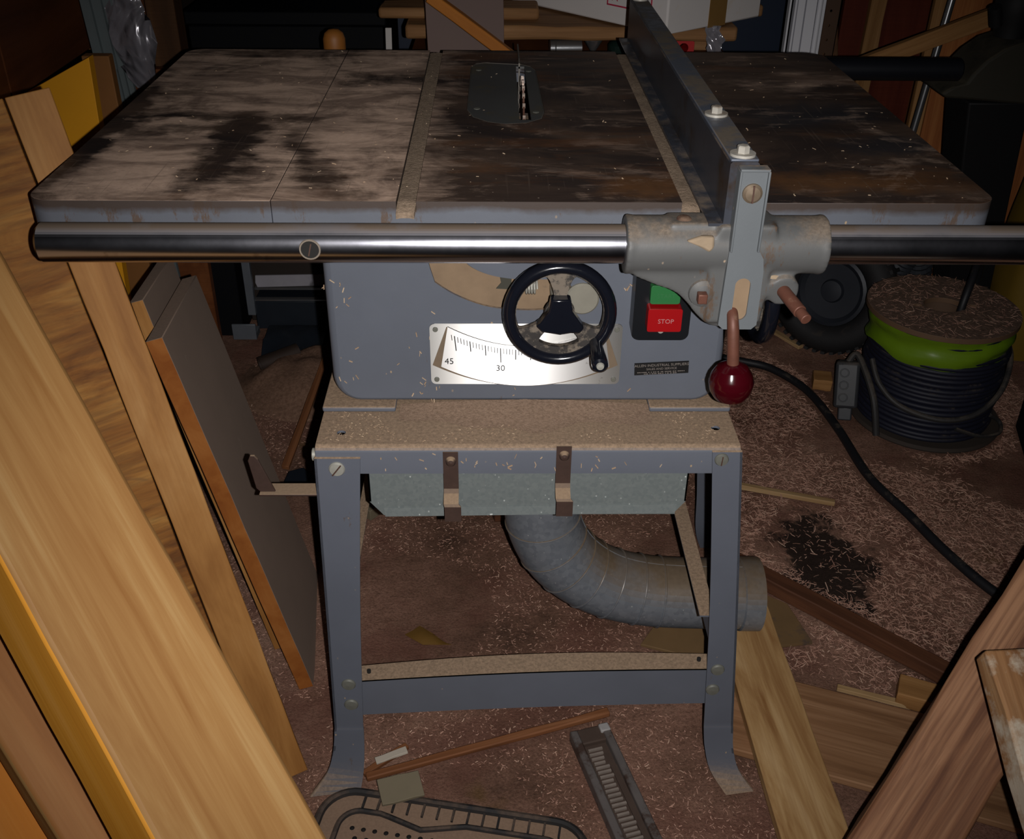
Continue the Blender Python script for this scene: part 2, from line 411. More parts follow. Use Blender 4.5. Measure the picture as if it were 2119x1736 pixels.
M_RED = plain('red_button_plastic', (0.33, 0.004, 0.006), 0.35, 0, 0.1, 30)
M_LETTER = plain('pale_letter_paint', (0.45, 0.20, 0.20), 0.5, 0, 0.3, 200)
M_LETTERG = plain('worn_letter_green', (0.030, 0.165, 0.052), 0.5, 0, 0.3, 200)
M_KNOB = plain('dark_red_knob', (0.042, 0.0015, 0.004), 0.14, 0, 0.2, 30, spec=0.6)
M_RUST = plain('rusty_steel', (0.105, 0.052, 0.036), 0.65, 0.2, 0.7, 60, 0.5, (0.30, 0.20, 0.13), bmp=0.4)
M_RUSTROD = plain('rusty_copper_rod', (0.16, 0.060, 0.038), 0.55, 0.2, 0.6, 70, 0.2, bmp=0.3)
M_RUSTCLIP = plain('dark_rusty_clip', (0.075, 0.042, 0.032), 0.6, 0.15, 0.7, 80, 0.95, (0.34, 0.235, 0.15), bmp=0.4)
M_ZINC = plain('zinc_bolt', (0.42, 0.41, 0.36), 0.5, 0.25, 0.4, 120, 0.0, bmp=0.2)
M_GBOLT = plain('painted_bolt', (0.165, 0.165, 0.14), 0.55, 0.1, 0.4, 90)
M_WHITEBOLT = plain('dusty_bright_bolt', (0.55, 0.52, 0.46), 0.45, 0.2, 0.4, 120, 0.3, (0.3, 0.23, 0.17))
def make_plate(name, col, an, r, rot):
    t = NT(name)
    k = t.n.new('ShaderNodeTangent'); k.direction_type = 'RADIAL'; k.axis = 'Y'
    n = t.noise(1.0, 2, 0.5, t.mapv((900, 900, 8)))
    c = t.mix(t.ramp(t.noise(38, 6, 0.7), [(0.66, 0.0), (0.72, 0.8)]), col, (0.10, 0.075, 0.055))
    t.b.inputs['Anisotropic'].default_value = an; t.b.inputs['Anisotropic Rotation'].default_value = rot
    tg = t.n.new('ShaderNodeCombineXYZ'); tg.inputs[0].default_value = 1.0
    t.put(t.b.inputs['Tangent'], tg.outputs[0])
    return t.fin(c, r, 1.0, 0.5)
M_PLATE = make_plate('brushed_aluminium_plate', (0.50, 0.49, 0.47), 1.0, 0.40, 0.25)
M_PLATE2 = make_plate('brushed_aluminium_dial', (0.55, 0.54, 0.53), 1.0, 0.42, 0.25)
M_PLATEDIRT = plain('dirty_plate_recess', (0.20, 0.145, 0.095), 0.8, 0, 0.5, 60)
M_INK = plain('black_print', (0.015, 0.015, 0.015), 0.6, 0, 0.1, 50)
M_NAME = plain('black_name_plate', (0.009, 0.009, 0.010), 0.45, 0, 0.4, 60, bmp=0.2)
M_NAMETXT = plain('worn_silver_print', (0.27, 0.235, 0.21), 0.6, 0, 0.9, 500)
M_CAVITY = plain('dusty_casting_inside', (0.30, 0.205, 0.125), 0.85, 0, 0.7, 30, dirt=((0.10, 0.075, 0.06), 18, 0.64), bmp=0.4)
M_HOLESHADE = plain('hole_shade', (0.012, 0.011, 0.010), 0.9, 0, 0.3, 30)  # near-black colour standing in for the shade inside holes
M_THROAT = plain('grey_throat_plate', (0.085, 0.086, 0.084), 0.5, 0.1, 0.5, 14, dirt=((0.095, 0.080, 0.048), 8, 0.55))
M_THROATEDGE = plain('worn_throat_rim', (0.20, 0.18, 0.155), 0.5, 0.4, 0.5, 50)
M_BLADE = plain('rusty_blade', (0.16, 0.075, 0.050), 0.5, 0.3, 0.8, 90, dirt=((0.42, 0.33, 0.27), 70, 0.56))
def make_sawdust(name, a, b, sc=170, extra=None):
    t = NT(name)
    c = t.mix(t.ramp(t.noise(sc, 5, 0.75), [(0.32, 0.0), (0.68, 1.0)]), a, b)
    if extra: c = t.mix(t.ramp(t.noise(extra[1], 4, 0.6), [(extra[2], 0.0), (extra[2]+0.08, 1.0)]), c, extra[0])
    t.bump(t.noise(sc*1.6, 5, 0.75), 0.7, 0.003)
    return t.fin(c, 0.9, 0, 0.2)
M_SLOTDUST = make_sawdust('packed_sawdust', (0.20, 0.145, 0.10), (0.36, 0.265, 0.19), 150, ((0.06, 0.045, 0.035), 30, 0.66))
M_DUSTPILE = make_sawdust('sawdust_drift', (0.225, 0.150, 0.102), (0.40, 0.275, 0.195), 260)
def make_galv(name, a, b, rough=0.5, metal=0.35, dust=0.0, spots=0.6, sc=90):
    t = NT(name)
    c = t.mix(t.voro(sc, None, 'F1', 'Color'), a, b)
    k = t.n.new('ShaderNodeRGBToBW'); t.put(k.inputs[0], t.voro(sc, None, 'F1', 'Color'))
    c = t.mix(k.outputs[0], a, b)
    sp = t.ramp(t.voro(130, t.mapv((1, 1, 0.8))), [(0.08, 1.0), (0.16, 0.0)])
    c = t.mix(t.math('MULTIPLY', sp, t.math('MULTIPLY', t.ramp(t.noise(60, 2), [(0.48, 0.0), (0.6, 1.0)]), spots)), c, (0.55, 0.58, 0.56))
    me = metal
    if dust:
        u = t.upness(0.05, 0.75); d = t.math('MULTIPLY', u, t.ramp(t.noise(10, 5, 0.6), [(0.25, 0.6), (0.5, 1.0)]))
        c = t.mix(d, c, t.mix(t.noise(150, 3), (0.165, 0.120, 0.080), (0.105, 0.076, 0.050)))
        me = t.math('MULTIPLY', t.math('SUBTRACT', 1.0, d), metal)
    return t.fin(c, rough, me, 0.4)
M_GALV = make_galv('galvanised_tray_sheet', (0.140, 0.160, 0.160), (0.175, 0.195, 0.190), 0.55, 0.1, 0, 1.0, 260)
M_DUCT = make_galv('galvanised_duct_sheet', (0.19, 0.212, 0.245), (0.27, 0.295, 0.33), 0.38, 0.45, 0.9, 0.9, 150)
M_WHITECOAT = plain('pale_plastic_cap', (0.5, 0.48, 0.45), 0.5)

# ------------------------------------------------------------------ the setting
def make_floor_mat():
    t = NT('sawdust_floor')
    v = t.obj()
    a = t.noise(3.0, 6, 0.7, t.mapv((1, 1, 1), (4.2, 1.1, 0)))
    c = t.ramp(a, [(0.30, (0.10, 0.056, 0.038)), (0.42, (0.29, 0.155, 0.105)), (0.55, (0.45, 0.245, 0.172)), (0.70, (0.58, 0.345, 0.245))])
    f = t.noise(230, 6, 0.8)
    c = t.mix(t.ramp(f, [(0.36, 0.6), (0.56, 0.0)]), c, (0.085, 0.040, 0.027))
    c = t.mix(t.ramp(f, [(0.60, 0.0), (0.75, 0.8)]), c, (0.48, 0.33, 0.25))
    red = t.ramp(t.noise(6, 4, 0.6, t.mapv((1, 1, 1), (0, 7, 0))), [(0.50, 0.0), (0.62, 0.45)])
    c = t.mix(red, c, (0.22, 0.085, 0.062))
    yel = t.ramp(t.noise(4.0, 4, 0.6, t.mapv((1, 1, 1), (13, 3, 0))), [(0.64, 0.0), (0.70, 0.6)])
    c = t.mix(yel, c, (0.20, 0.115, 0.034))
    # old oil stain where the boards show through
    k = t.n.new('ShaderNodeVectorMath'); k.operation = 'DISTANCE'; t.put(k.inputs[0], t.mapv((1, 0.62, 0))); k.inputs[1].default_value = (0.605, 0.455*0.62, 0)
    s = t.math('ADD', k.outputs['Value'], t.math('MULTIPLY', t.math('SUBTRACT', t.noise(14, 5, 0.7), 0.5), 0.22))
    c = t.mix(t.ramp(s, [(0.075, 0.9), (0.10, 0.0)]), c, (0.014, 0.012, 0.011))
    t.bump(t.math('ADD', f, t.math('MULTIPLY', t.noise(40, 4, 0.6), 1.2)), 0.9, 0.006)
    return t.fin(c, 0.92, 0, 0.15)
M_FLOOR = make_floor_mat()
gx = [[(x, y) for y in [-1.6 + 0.06*j for j in range(76)]] for x in [-1.36 + 0.06*i for i in range(60)]]
def fh(x, y):
    return 0.004*mnoise.noise(V((x*7, y*7, 0.3))) - 0.004
mb = MB().sheet([[(x, y, fh(x, y)) for x, y in r] for r in gx])
fo = solo('floor', mb, M_FLOOR, kind='structure', smooth=80); fo['label'] = 'workshop floor covered in reddish sawdust and shavings'
fo.location = (0, 0, 0)
for q in fo.data.vertices: q.co = q.co + WP[fo]
fo.data.update()
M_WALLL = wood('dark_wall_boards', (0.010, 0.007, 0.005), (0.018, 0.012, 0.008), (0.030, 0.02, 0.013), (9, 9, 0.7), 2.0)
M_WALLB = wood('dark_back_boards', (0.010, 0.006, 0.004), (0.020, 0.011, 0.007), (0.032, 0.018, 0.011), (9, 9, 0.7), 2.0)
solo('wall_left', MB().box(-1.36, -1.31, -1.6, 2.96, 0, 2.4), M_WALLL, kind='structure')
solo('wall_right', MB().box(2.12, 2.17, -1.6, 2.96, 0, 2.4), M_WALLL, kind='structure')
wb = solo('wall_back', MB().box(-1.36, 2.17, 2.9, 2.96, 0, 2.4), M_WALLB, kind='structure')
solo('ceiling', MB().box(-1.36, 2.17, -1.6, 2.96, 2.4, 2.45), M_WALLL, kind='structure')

# ------------------------------------------------------------------ the table saw
H = 0.87
saw = thing('table_saw', 'grey-blue cabinet table saw with dusty dark iron top on an open leg stand', 'table saw', (0.02, 0.3, 0))
def topside(n, c): return 1 if n.z > 0.5 else 0
S1, S2, SW = -0.114, 0.184, 0.0105
TH = [(-0.0585, 0.345), (-0.050, 0.31), (-0.03, 0.288), (-0.008, 0.279), (0.02, 0.285), (0.040, 0.305), (0.0445, 0.335), (0.041, 0.56), (0.034, 0.585), (0.020, 0.597), (-0.035, 0.607), (-0.050, 0.600), (-0.057, 0.58)]
mb = MB()
ex, ey, ez = V((1,0,0)), V((0,1,0)), V((0,0,1))
mb.prism([[(-0.2535,0),(S1-SW,0),(S1-SW,0.686),(-0.2535,0.686)]], (0,0,0.859), ex, ey, ez, 0.011)
mb.prism([[(S1+SW,0),(S2-SW,0),(S2-SW,0.686),(S1+SW,0.686)], TH[::-1]], (0,0,0.859), ex, ey, ez, 0.011)
mb.prism([[(S2+SW,0),(0.2535,0),(0.2535,0.686),(S2+SW,0.686)]], (0,0,0.859), ex, ey, ez, 0.011)
mb.prism([[(-0.2535,0),(0.2535,0),(0.2535,0.686),(-0.2535,0.686)], [(p[0]*0.9, 0.02+p[1]*0.955) for p in TH[::-1]]], (0,0,0.845), ex, ey, ez, 0.014)
mb.box(-0.2535,0.2535,0,0.014,0.822,0.845); mb.box(-0.2535,0.2535,0.672,0.686,0.822,0.845)
part('table_top', mb, [M_EDGE, M_TOP], saw, 'dark centre table with two mitre slots', 0, 0, topside)
for sx in (-1, 1):
    lo, hi = 0.2545, 0.508
    lp = rrect(lo, hi, 0, 0.686, 0.026, 7, (0, 1, 1, 0))
    if sx < 0: lp = [(-x, y) for x, y in lp][::-1]
    mb = MB().prism([lp], (0,0,0.823), ex, ey, ez, 0.047)
    part('extension_wing', mb, [M_EDGE, M_TOP], saw, None if sx > 0 else 'left wing, heavily smeared with sawdust', 0, 0.004, topside)
for sx, x in (('l', S1), ('r', S2)):
    n = 60; g = []
    for i in range(n+1):
        y = -0.006 + 0.690*i/n
        z = 0.8665 + 0.0012*mnoise.noise(V((x*9, y*40, 0)))
        if i == 0: z = 0.860
        g.append([(x + a*0.0099 + (0.002*random.uniform(-1, 1) if i < 2 else 0), y, z - (0.001 if abs(a) == 1 else 0)) for a in (-1, -.4, .3, 1)])
    part('slot_sawdust', MB().sheet(g, (0, 0, -0.006)), M_SLOTDUST, saw, 'pale sawdust packed in the mitre slot', kind='stuff')
# throat plate, blade and splitter
ins = [(-0.007 + (p[0]+0.007)*0.978, 0.44 + (p[1]-0.44)*0.988) for p in TH]
slot = [(0.0105, 0.300), (0.0255, 0.300), (0.0245, 0.585), (0.0115, 0.585)]
tp = part('throat_plate', MB().prism([ins, slot[::-1]], (0,0,0.8655), ex, ey, ez, 0.0042), M_THROAT, saw, 'grey throat insert around the blade', 0, 0.0006)
rimo = [(-0.007 + (p[0]+0.007)*0.990, 0.44 + (p[1]-0.44)*0.995) for p in TH]
part('throat_rim', MB().prism([rimo, ins[::-1]], (0,0,0.866), ex, ey, ez, 0.0039), M_THROATEDGE, tp, None, 0)
for x, y in ((-0.045, 0.56), (0.033, 0.335), (0.030, 0.555), (-0.045, 0.35)):
    part('insert_screw', MB().cyl((x, y, 0.868), (x, y, 0.8703), 0.0045, seg=12), M_GBOLT, tp, None, 0, 0.0004)
bl = []; T = 40; R0, R1 = 0.122, 0.128
for i in range(T):
    a = 2*pi*i/T
    bl += [(R0*cos(a), R0*sin(a)), (R1*cos(a+0.02), R1*sin(a+0.02)), (R1*cos(a+0.075), R1*sin(a+0.075)), (R0*cos(a+0.09), R0*sin(a+0.09))]
blade = part('saw_blade', MB().prism([bl], (0.0168, 0.435, 0.757), ey, ez, ex, 0.0026), M_BLADE, saw, 'rusty circular blade just above the table', 0)
mbt = MB()
for i in range(T):
    a = 2*pi*i/T + 0.05
    mbt.obox((0.0181, 0.435 + R1*cos(a), 0.757 + R1*sin(a)), (1,0,0), (0, cos(a), sin(a)), (0, -sin(a), cos(a)), 0.0038, 0.006, 0.003)
part('carbide_tips', mbt, plain('bright_tooth_tips', (0.5, 0.40, 0.34), 0.5, 0.2), blade, 'pale tooth tips', 0)
part('splitter', MB().prism([[(0.585, 0.80), (0.70, 0.80), (0.70, 0.878), (0.60, 0.878), (0.585, 0.874)]], (0.0155, 0, 0), ey, ez, ex, 0.0022), M_THROATEDGE, saw, 'thin splitter behind the blade', 0)
# rails
TY, TZ, TR = -0.050, 0.8445, 0.0198
rail = part('front_rail', MB().lathe((-0.477, TY, TZ), (1,0,0), [(0.0, 0), (TR-0.003, 0), (TR, 0.003), (TR, 1.36), (TR-0.003, 1.363), (0, 1.363)], 48), M_CHROME, saw, 'chromed guide tube along the front edge', 40)
part('rail_screw', MB().cyl((-0.205, TY-0.0193, TZ+0.001), (-0.205, TY-0.0203, TZ+0.001), 0.0088, seg=20), M_HOLESHADE, rail, 'slotted rail screw, the shade of its sunk hole in the dark colour', 0)  # disc coloured dark for the shade of a sunk hole
part('rail_screw_slot', MB().obox((-0.205, TY-0.0206, TZ+0.001), (0.25,0,0.97), (0.97,0,-0.25), (0,1,0), 0.013, 0.0012, 0.0012), M_RUST, rail, None, 0)
part('rail_screw_ring', MB().torus((-0.205, TY-0.0192, TZ+0.001), (0,1,0), 0.0098, 0.0012, 24, 6), plain('worn_ring', (0.30, 0.25, 0.2), 0.5, 0.4), rail, None)
for x in (-0.41, -0.02, 0.42):
    part('rail_spacer', MB().cyl((x, TY, TZ-0.010), (x, 0.004, TZ-0.010), 0.006, seg=16), M_CAST, saw)
rr_ = part('rear_rail', MB().lathe((-0.30, 0.736, 0.834), (1,0,0), [(0.0, 0), (TR-0.004, 0), (TR-0.001, 0.003), (TR-0.001, 1.061), (TR-0.004, 1.064), (0, 1.064)], 40), M_BLACKTUBE, saw, 'black guide tube along the rear edge', 40)
for x in (-0.2, 0.42):
    part('rail_spacer', MB().cyl((x, 0.68, 0.834), (x, 0.736, 0.834), 0.008, seg=12), M_CAST, saw)

# cabinet body with its arc opening
CX0, CX1, CZ0, CZ1, CY = -0.222, 0.260, 0.578, 0.8225, 0.080
def outline(ins): return rrect(CX0+ins, CX1-ins, CZ0+ins*0.6, CZ1, max(0.034-ins, 0.004), 7, (1, 1, 0, 0))
hole = [(v.x, v.y) for v in spline([(-0.092,0.742,0),(-0.069,0.726,0),(-0.035,0.712,0),(0.0,0.7065,0),(0.035,0.7065,0),(0.060,0.712,0),(0.070,0.728,0),(0.062,0.744,0),(0.03,0.746,0),(0.0,0.7465,0),(-0.029,0.752,0),(-0.052,0.764,0),(-0.068,0.785,0),(-0.078,0.805,0),(-0.094,0.806,0),(-0.101,0.785,0),(-0.097,0.760,0)], 4)]
mb = MB()
lp0 = outline(0.010)
tri = tessellate_polygon([[V((p[0], p[1], 0)) for p in lp0], [V((p[0], p[1], 0)) for p in hole[::-1]]])
flat = lp0 + hole[::-1]
fs = []
for t_ in tri:
    a, b, c = (flat[i] for i in t_)
    if (b[0]-a[0])*(c[1]-a[1]) - (b[1]-a[1])*(c[0]-a[0]) < 0: t_ = (t_[0], t_[2], t_[1])
    fs.append(tuple(t_))
mb.add([(p[0], CY, p[1]) for p in flat], fs)
rings = [outline(0.010)] + [outline(0.010*(1-sin(rad(a)))) for a in (25, 50, 75, 90)] + [outline(0)]
ydep = [CY] + [CY + 0.010*(1-cos(rad(a))) for a in (25, 50, 75, 90)] + [0.50]
k = len(lp0); vs = []; fs = []
for rg, y in zip(rings, ydep): vs += [(p[0], y, p[1]) for p in rg]
for i in range(len(rings)-1):
    for j in range(k):
        q = (j+1) % k; fs.append((i*k+q, i*k+j, (i+1)*k+j, (i+1)*k+q))
mb.add(vs, fs)
h = len(hole); mb.add([(p[0], CY, p[1]) for p in hole] + [(p[0], CY+0.004, p[1]) for p in hole], [(i, (i+1) % h, h+(i+1) % h, h+i) for i in range(h)])
cab = part('cabinet', mb, M_PAINT, saw, 'grey-blue saw body with an arc opening', 50)
part('tilt_casting', MB().prism([[(-0.115,0.69),(0.09,0.69),(0.09,0.775),(-0.05,0.80),(-0.115,0.815)]], (0, 0.104, 0), ex, ez, ey, 0.02), M_CAVITY, cab, 'sawdust-coated casting seen through the arc opening', 0, 0.003)
part('dark_patch', MB().prism([[(-0.02,0.7235),(-0.002,0.7225),(-0.001,0.746),(-0.016,0.741),(-0.014,0.731)]], (0, 0.1025, 0), ex, ez, ey, 0.003), plain('dark_green_grey', (0.05,0.048,0.035), 0.8), cab, None, 0)  # dark slab laid on the face of the casting
sp = [(0.014 + 0.0032*i/10, 0.090 + 0.009*cos(i*2*pi/10), 0.733 + 0.009*sin(i*2*pi/10)) for i in range(46)]
part('tension_spring', MB().tube(sp, 0.0013, 6), M_ZINC, cab, 'bright coil spring behind the handwheel')
part('shaft', MB().cyl((0.052, 0.03, 0.727), (0.052, 0.12, 0.727), 0.008, seg=16), M_ZINC, cab)
part('pivot_disc', MB().lathe((0.082, 0.0815, 0.722), (0,-1,0), [(0,0),(0.020,0),(0.020,0.004),(0.018,0.006),(0,0.006)], 28), plain('dusty_grey_disc', (0.25,0.235,0.19), 0.6, 0, 0.4, 60), cab, 'pale round boss behind the handwheel')
# tilt scale
PY = CY - 0.0016
sp_ = part('tilt_scale', MB().prism([rrect(-0.100, 0.1325, 0.606, 0.689, 0.006, 4)], (0, PY, 0), ex, ez, (0,-1,0), 0.0016), M_PLATE, saw, 'bright aluminium tilt scale plate with degree marks', 0)
cz = 0.99
def fan(x0, x1, zt, zb, bow):
    a = [(x0 + (x1-x0)*i/20, zt - bow*(1-((i-10)/10)**2)) for i in range(21)]
    return a
cxm = 0.016
def fanloop(wt, wb, zt_c, zt_e, zb_c, zb_e):
    up = [(cxm + wt*(i-12)/12, zt_c + (zt_e-zt_c)*((i-12)/12)**2) for i in range(25)]
    dn = [(cxm + wb*(i-12)/12, zb_c + (zb_e-zb_c)*((i-12)/12)**2) for i in range(25)]
    return dn + up[::-1]
part('scale_recess', MB().prism([fanloop(0.0955, 0.1135, 0.6600, 0.6855, 0.6040, 0.6335)], (0, PY-0.0017, 0), ex, ez, (0,-1,0), 0.0012), M_PLATEDIRT, sp_, 'dirty rim round the dial', 0)
dial = part('scale_dial', MB().prism([fanloop(0.0940, 0.1030, 0.6605, 0.6868, 0.6058, 0.6325)], (0, PY-0.003, 0), ex, ez, (0,-1,0), 0.0022), M_PLATE2, sp_, 'curved aluminium dial', 0)
for x, z in ((-0.093, 0.682), (0.1255, 0.682), (-0.093, 0.613), (0.1255, 0.613)):
    s_ = part('scale_screw', MB().cyl((x, PY-0.001, z), (x, PY-0.0035, z), 0.0032, seg=14), M_GBOLT, sp_, None, 0, 0.0005)
mbk = MB()
Rk, zk = 0.245, 0.905
for d in range(-2, 47):
    f = d/45.0; x = cxm + 0.080 - 0.166*f; 
    zt = 0.661 + 0.0215*((x-cxm)/0.092)**2 - 0.005
    ln = 0.020 if d % 15 == 0 else (0.014 if d % 5 == 0 else 0.0075)
    sl = (x-cxm)*0.25
    mbk.obox((x - sl*ln*0.5*4, PY-0.0053, zt - ln/2), (1, 0, 0), (sl*4, 0, 1), (0, 1, 0), 0.0008 if d % 5 else 0.0012, ln, 0.0004)
part('degree_marks', mbk, M_INK, sp_, 'black degree graduations', 0)
for txt, x, z in (('45', -0.077, 0.6405), ('30', -0.0145, 0.631)):
    part('scale_number', text_mb(txt, (x, PY-0.0055, z-0.004), (1,0,0), (0,0,1), 0.0115, 0.0002), M_INK, sp_, None, 0)
# switch
sw = part('power_switch', MB().prism([rrect(0.140, 0.207, 0.681, 0.775, 0.009, 5)], (0, CY-0.001, 0), ex, ez, (0,-1,0), 0.028), M_SWITCH, saw, 'black push-button switch box', 0, 0.003)
part('start_button', MB().prism([rrect(0.1565, 0.191, 0.7325, 0.7555, 0.003, 4)], (0, 0.056, 0), ex, ez, (0,-1,0), 0.014), M_GREEN, sw, 'green start button', 0, 0.0015)
rb = part('stop_button', MB().prism([rrect(0.1545, 0.194, 0.7005, 0.7295, 0.0025, 4)], (0, 0.056, 0), ex, ez, (0,-1,0), 0.021), M_RED, sw, 'red stop button', 0, 0.0018)
part('button_lettering', text_mb('STOP', (0.1755, 0.0348, 0.7115), (1,0,0), (0,0,1), 0.0078, 0.0002), M_LETTER, sw, None, 0)
part('button_lettering', text_mb('START', (0.1745, 0.0418, 0.7405), (1,0,0), (0,0,1), 0.0072, 0.0002), M_LETTERG, sw, None, 0)
part('switch_screw', MB().cyl((0.1735, 0.053, 0.694), (0.1735, 0.0495, 0.694), 0.0035, seg=12), M_ZINC, sw, None, 0, 0.0005)
# name plate
ux = V((1, 0, 0.055)).normalized(); uz = V((-0.055, 0, 1)).normalized()
npo = V((0.1845, CY-0.0004, 0.6275))
npl = part('name_plate', MB().prism([[(-0.0335,-0.0085),(0.0335,-0.0085),(0.0335,0.0085),(-0.0335,0.0085)]], npo, ux, uz, (0,-1,0), 0.0008), M_NAME, saw, 'black supplier name plate', 0)
for txt, dz, sz in (('ALLEN INDUSTRIAL SUPPLIERS', 0.0031, 0.00495), ('SALES AND SERVICE', -0.0018, 0.0042)):
    part('plate_lettering', text_mb(txt, npo + uz*dz + V((0,-0.0011,0)), ux, uz, sz, 0.0001), M_NAMETXT, npl, None, 0)
mbk = MB()
for row, y in enumerate((-0.0048, -0.0071)):
    x = -0.029 + 0.008*row
    while x < 0.029 - 0.008*row:
        w = random.uniform(0.001, 0.0022); mbk.obox(npo + ux*x + uz*y + V((0,-0.0011,0)), ux, uz, (0,1,0), w, 0.0011, 0.0002); x += w + random.choice((0.0006, 0.0006, 0.0018))
part('plate_small_print', mbk, M_NAMETXT, npl, 'worn unreadable small print', 0)
# front handwheel
HX, HZ, HY = 0.052, 0.7285, 0.026
wh = part('handwheel', MB().torus((HX, HY, HZ), (0,1,0), 0.0575, 0.0076, 56, 14, 1.25), M_BLACK, saw, 'black front handwheel')
web = circ(HX, HZ, 0.052, 40)
def oval(a0, a1, r0, r1, n=8):
    o = [(HX + r1*cos(rad(a0+(a1-a0)*i/n)), HZ + r1*sin(rad(a0+(a1-a0)*i/n))) for i in range(n+1)]
    i_ = [(HX + r0*cos(rad(a1+(a0-a1)*i/n)), HZ + r0*sin(rad(a1+(a0-a1)*i/n))) for i in range(n+1)]
    l = o + i_
    # round the loop a little
    for _ in range(2):
        q = []
        for i in range(len(l)):
            a, b = l[i], l[(i+1) % len(l)]
            q += [(a[0]*.75+b[0]*.25, a[1]*.75+b[1]*.25), (a[0]*.25+b[0]*.75, a[1]*.25+b[1]*.75)]
        l = q
    return l
holes = [oval(106, 205, 0.0175, 0.0500), oval(-25, 74, 0.0175, 0.0500), oval(233, 307, 0.0215, 0.0415)]
part('wheel_web', MB().prism([web] + [h_[::-1] for h_ in holes], (0, HY+0.005, 0), ex, ez, (0,-1,0), 0.008), M_BLACKDUST, wh, 'dusty three-spoke web', 0, 0.0012)
hub = [(x*1.02, y*0.92+0.002) for x, y in [(-0.011, 0.024), (0.011, 0.024), (0.013, 0.008), (0.024, -0.010), (0.027, -0.014), (0.022, -0.022), (0.012, -0.0215), (0, -0.024), (-0.012, -0.0215), (-0.020, -0.020), (-0.027, -0.012), (-0.022, -0.008), (-0.013, 0.008)]]
part('wheel_hub', MB().prism([hub[::-1]], (HX, HY, HZ), ex, ez, (0,-1,0), 0.016), M_BLACK, wh, 'glossy fan-shaped hub', 0, 0.003)
hx, hz = HX + 0.0425, HZ - 0.036
hd = part('wheel_handle', MB().lathe((hx, HY-0.004, hz), (0.02, -1, -0.05), [(0, 0), (0.0075, 0), (0.0072, 0.006), (0.0088, 0.03), (0.0095, 0.044), (0.0090, 0.049), (0.0065, 0.051), (0.0060, 0.0495), (0, 0.0495)], 28), M_BLACK, wh, 'black spinner handle')
part('handle_pin', MB().lathe((hx, HY-0.004, hz), (0.02, -1, -0.05), [(0, 0.049), (0.0047, 0.0495), (0.0040, 0.0515), (0, 0.052)], 18), M_ZINC, wh, 'steel pin end')
# side handwheel on the right of the cabinet
wx, wy, wz = 0.315, 0.150, 0.697
w2 = part('side_handwheel', MB().torus((wx, wy, wz), (1,0,0), 0.056, 0.0095, 44, 12), M_BLACK, saw, 'black handwheel on the right side')
part('wheel_spokes', MB().cyl((wx, wy, wz), (wx-0.004, wy, wz), 0.016, seg=20).obox((wx, wy, wz), (0,1,0), (0,0,1), (1,0,0), 0.108, 0.018, 0.007).obox((wx, wy, wz), (0,0,1), (0,1,0), (1,0,0), 0.108, 0.018, 0.007), M_BLACKDUST, w2, None, 0, 0.001)
part('shaft', MB().cyl((0.255, wy, wz), (wx, wy, wz), 0.008, seg=14), M_ZINC, saw)
for x0, x1 in ((-0.236, -0.145), (0.172, 0.274)):
    part('cabinet_foot', MB().box(x0, x1, 0.066, 0.20, 0.5715, 0.5785), M_STAND, saw, None, 0, 0.002)

# ------------------------------------------------------------------ stand
SX0, SX1, SY0, SY1, SZ = -0.2345, 0.272, -0.012, 0.47, 0.571
mb = MB()
hol = [circ(x, y, 0.0055, 14, 0.9)[::-1] for x, y in ((-0.207, 0.020), (0.249, 0.030))]
mb.prism([[(SX0, SY0+0.008), (SX1, SY0+0.008), (SX1, SY1), (SX0, SY1)]] + hol, (0, 0, SZ-0.003), ex, ey, ez, 0.003)
arc = [(SY0 + 0.008 - 0.008*sin(rad(a)), SZ - 0.008 + 0.008*cos(rad(a))) for a in (0, 22, 45, 67, 90)]
A = [(SX0, y, z) for y, z in arc] + [(SX0, SY0, 0.533)]; B = [(SX1, y, z) for y, z in arc] + [(SX1, SY0, 0.533)]
mb.strip(A, B, (0, 0.0028, -0.001))
mb.box(SX0, SX0+0.003, SY0+0.004, SY1, 0.533, SZ-0.002); mb.box(SX1-0.003, SX1, SY0+0.004, SY1, 0.533, SZ-0.002); mb.box(SX0, SX1, SY1-0.003, SY1, 0.533, SZ-0.002)
part('stand_top', mb, M_STAND, saw, 'sheet steel stand top, its ledge covered in sawdust', 30)
def leg_pts(side):
    if side < 0:
        O = [(-0.236,-0.0155,0.557),(-0.2415,-0.022,0.33),(-0.2465,-0.029,0.13),(-0.2480,-0.031,0.10),(-0.252,-0.036,0.065),(-0.262,-0.046,0.030),(-0.286,-0.066,0.003)]
        I = [(-0.1815,-0.0155,0.557),(-0.1965,-0.022,0.33),(-0.2060,-0.029,0.13),(-0.2065,-0.031,0.10),(-0.2075,-0.036,0.065),(-0.210,-0.045,0.030),(-0.215,-0.056,0.003)]
    else:
        O = [(0.2735,-0.0155,0.566),(0.2975,-0.022,0.33),(0.3155,-0.029,0.13),(0.3185,-0.031,0.10),(0.322,-0.036,0.065),(0.332,-0.046,0.030),(0.354,-0.062,0.003)]
        I = [(0.2375,-0.0155,0.566),(0.2605,-0.022,0.33),(0.2745,-0.029,0.13),(0.2765,-0.031,0.10),(0.281,-0.036,0.065),(0.291,-0.047,0.030),(0.313,-0.068,0.003)]
    return spline(O, 4), spline(I, 4)
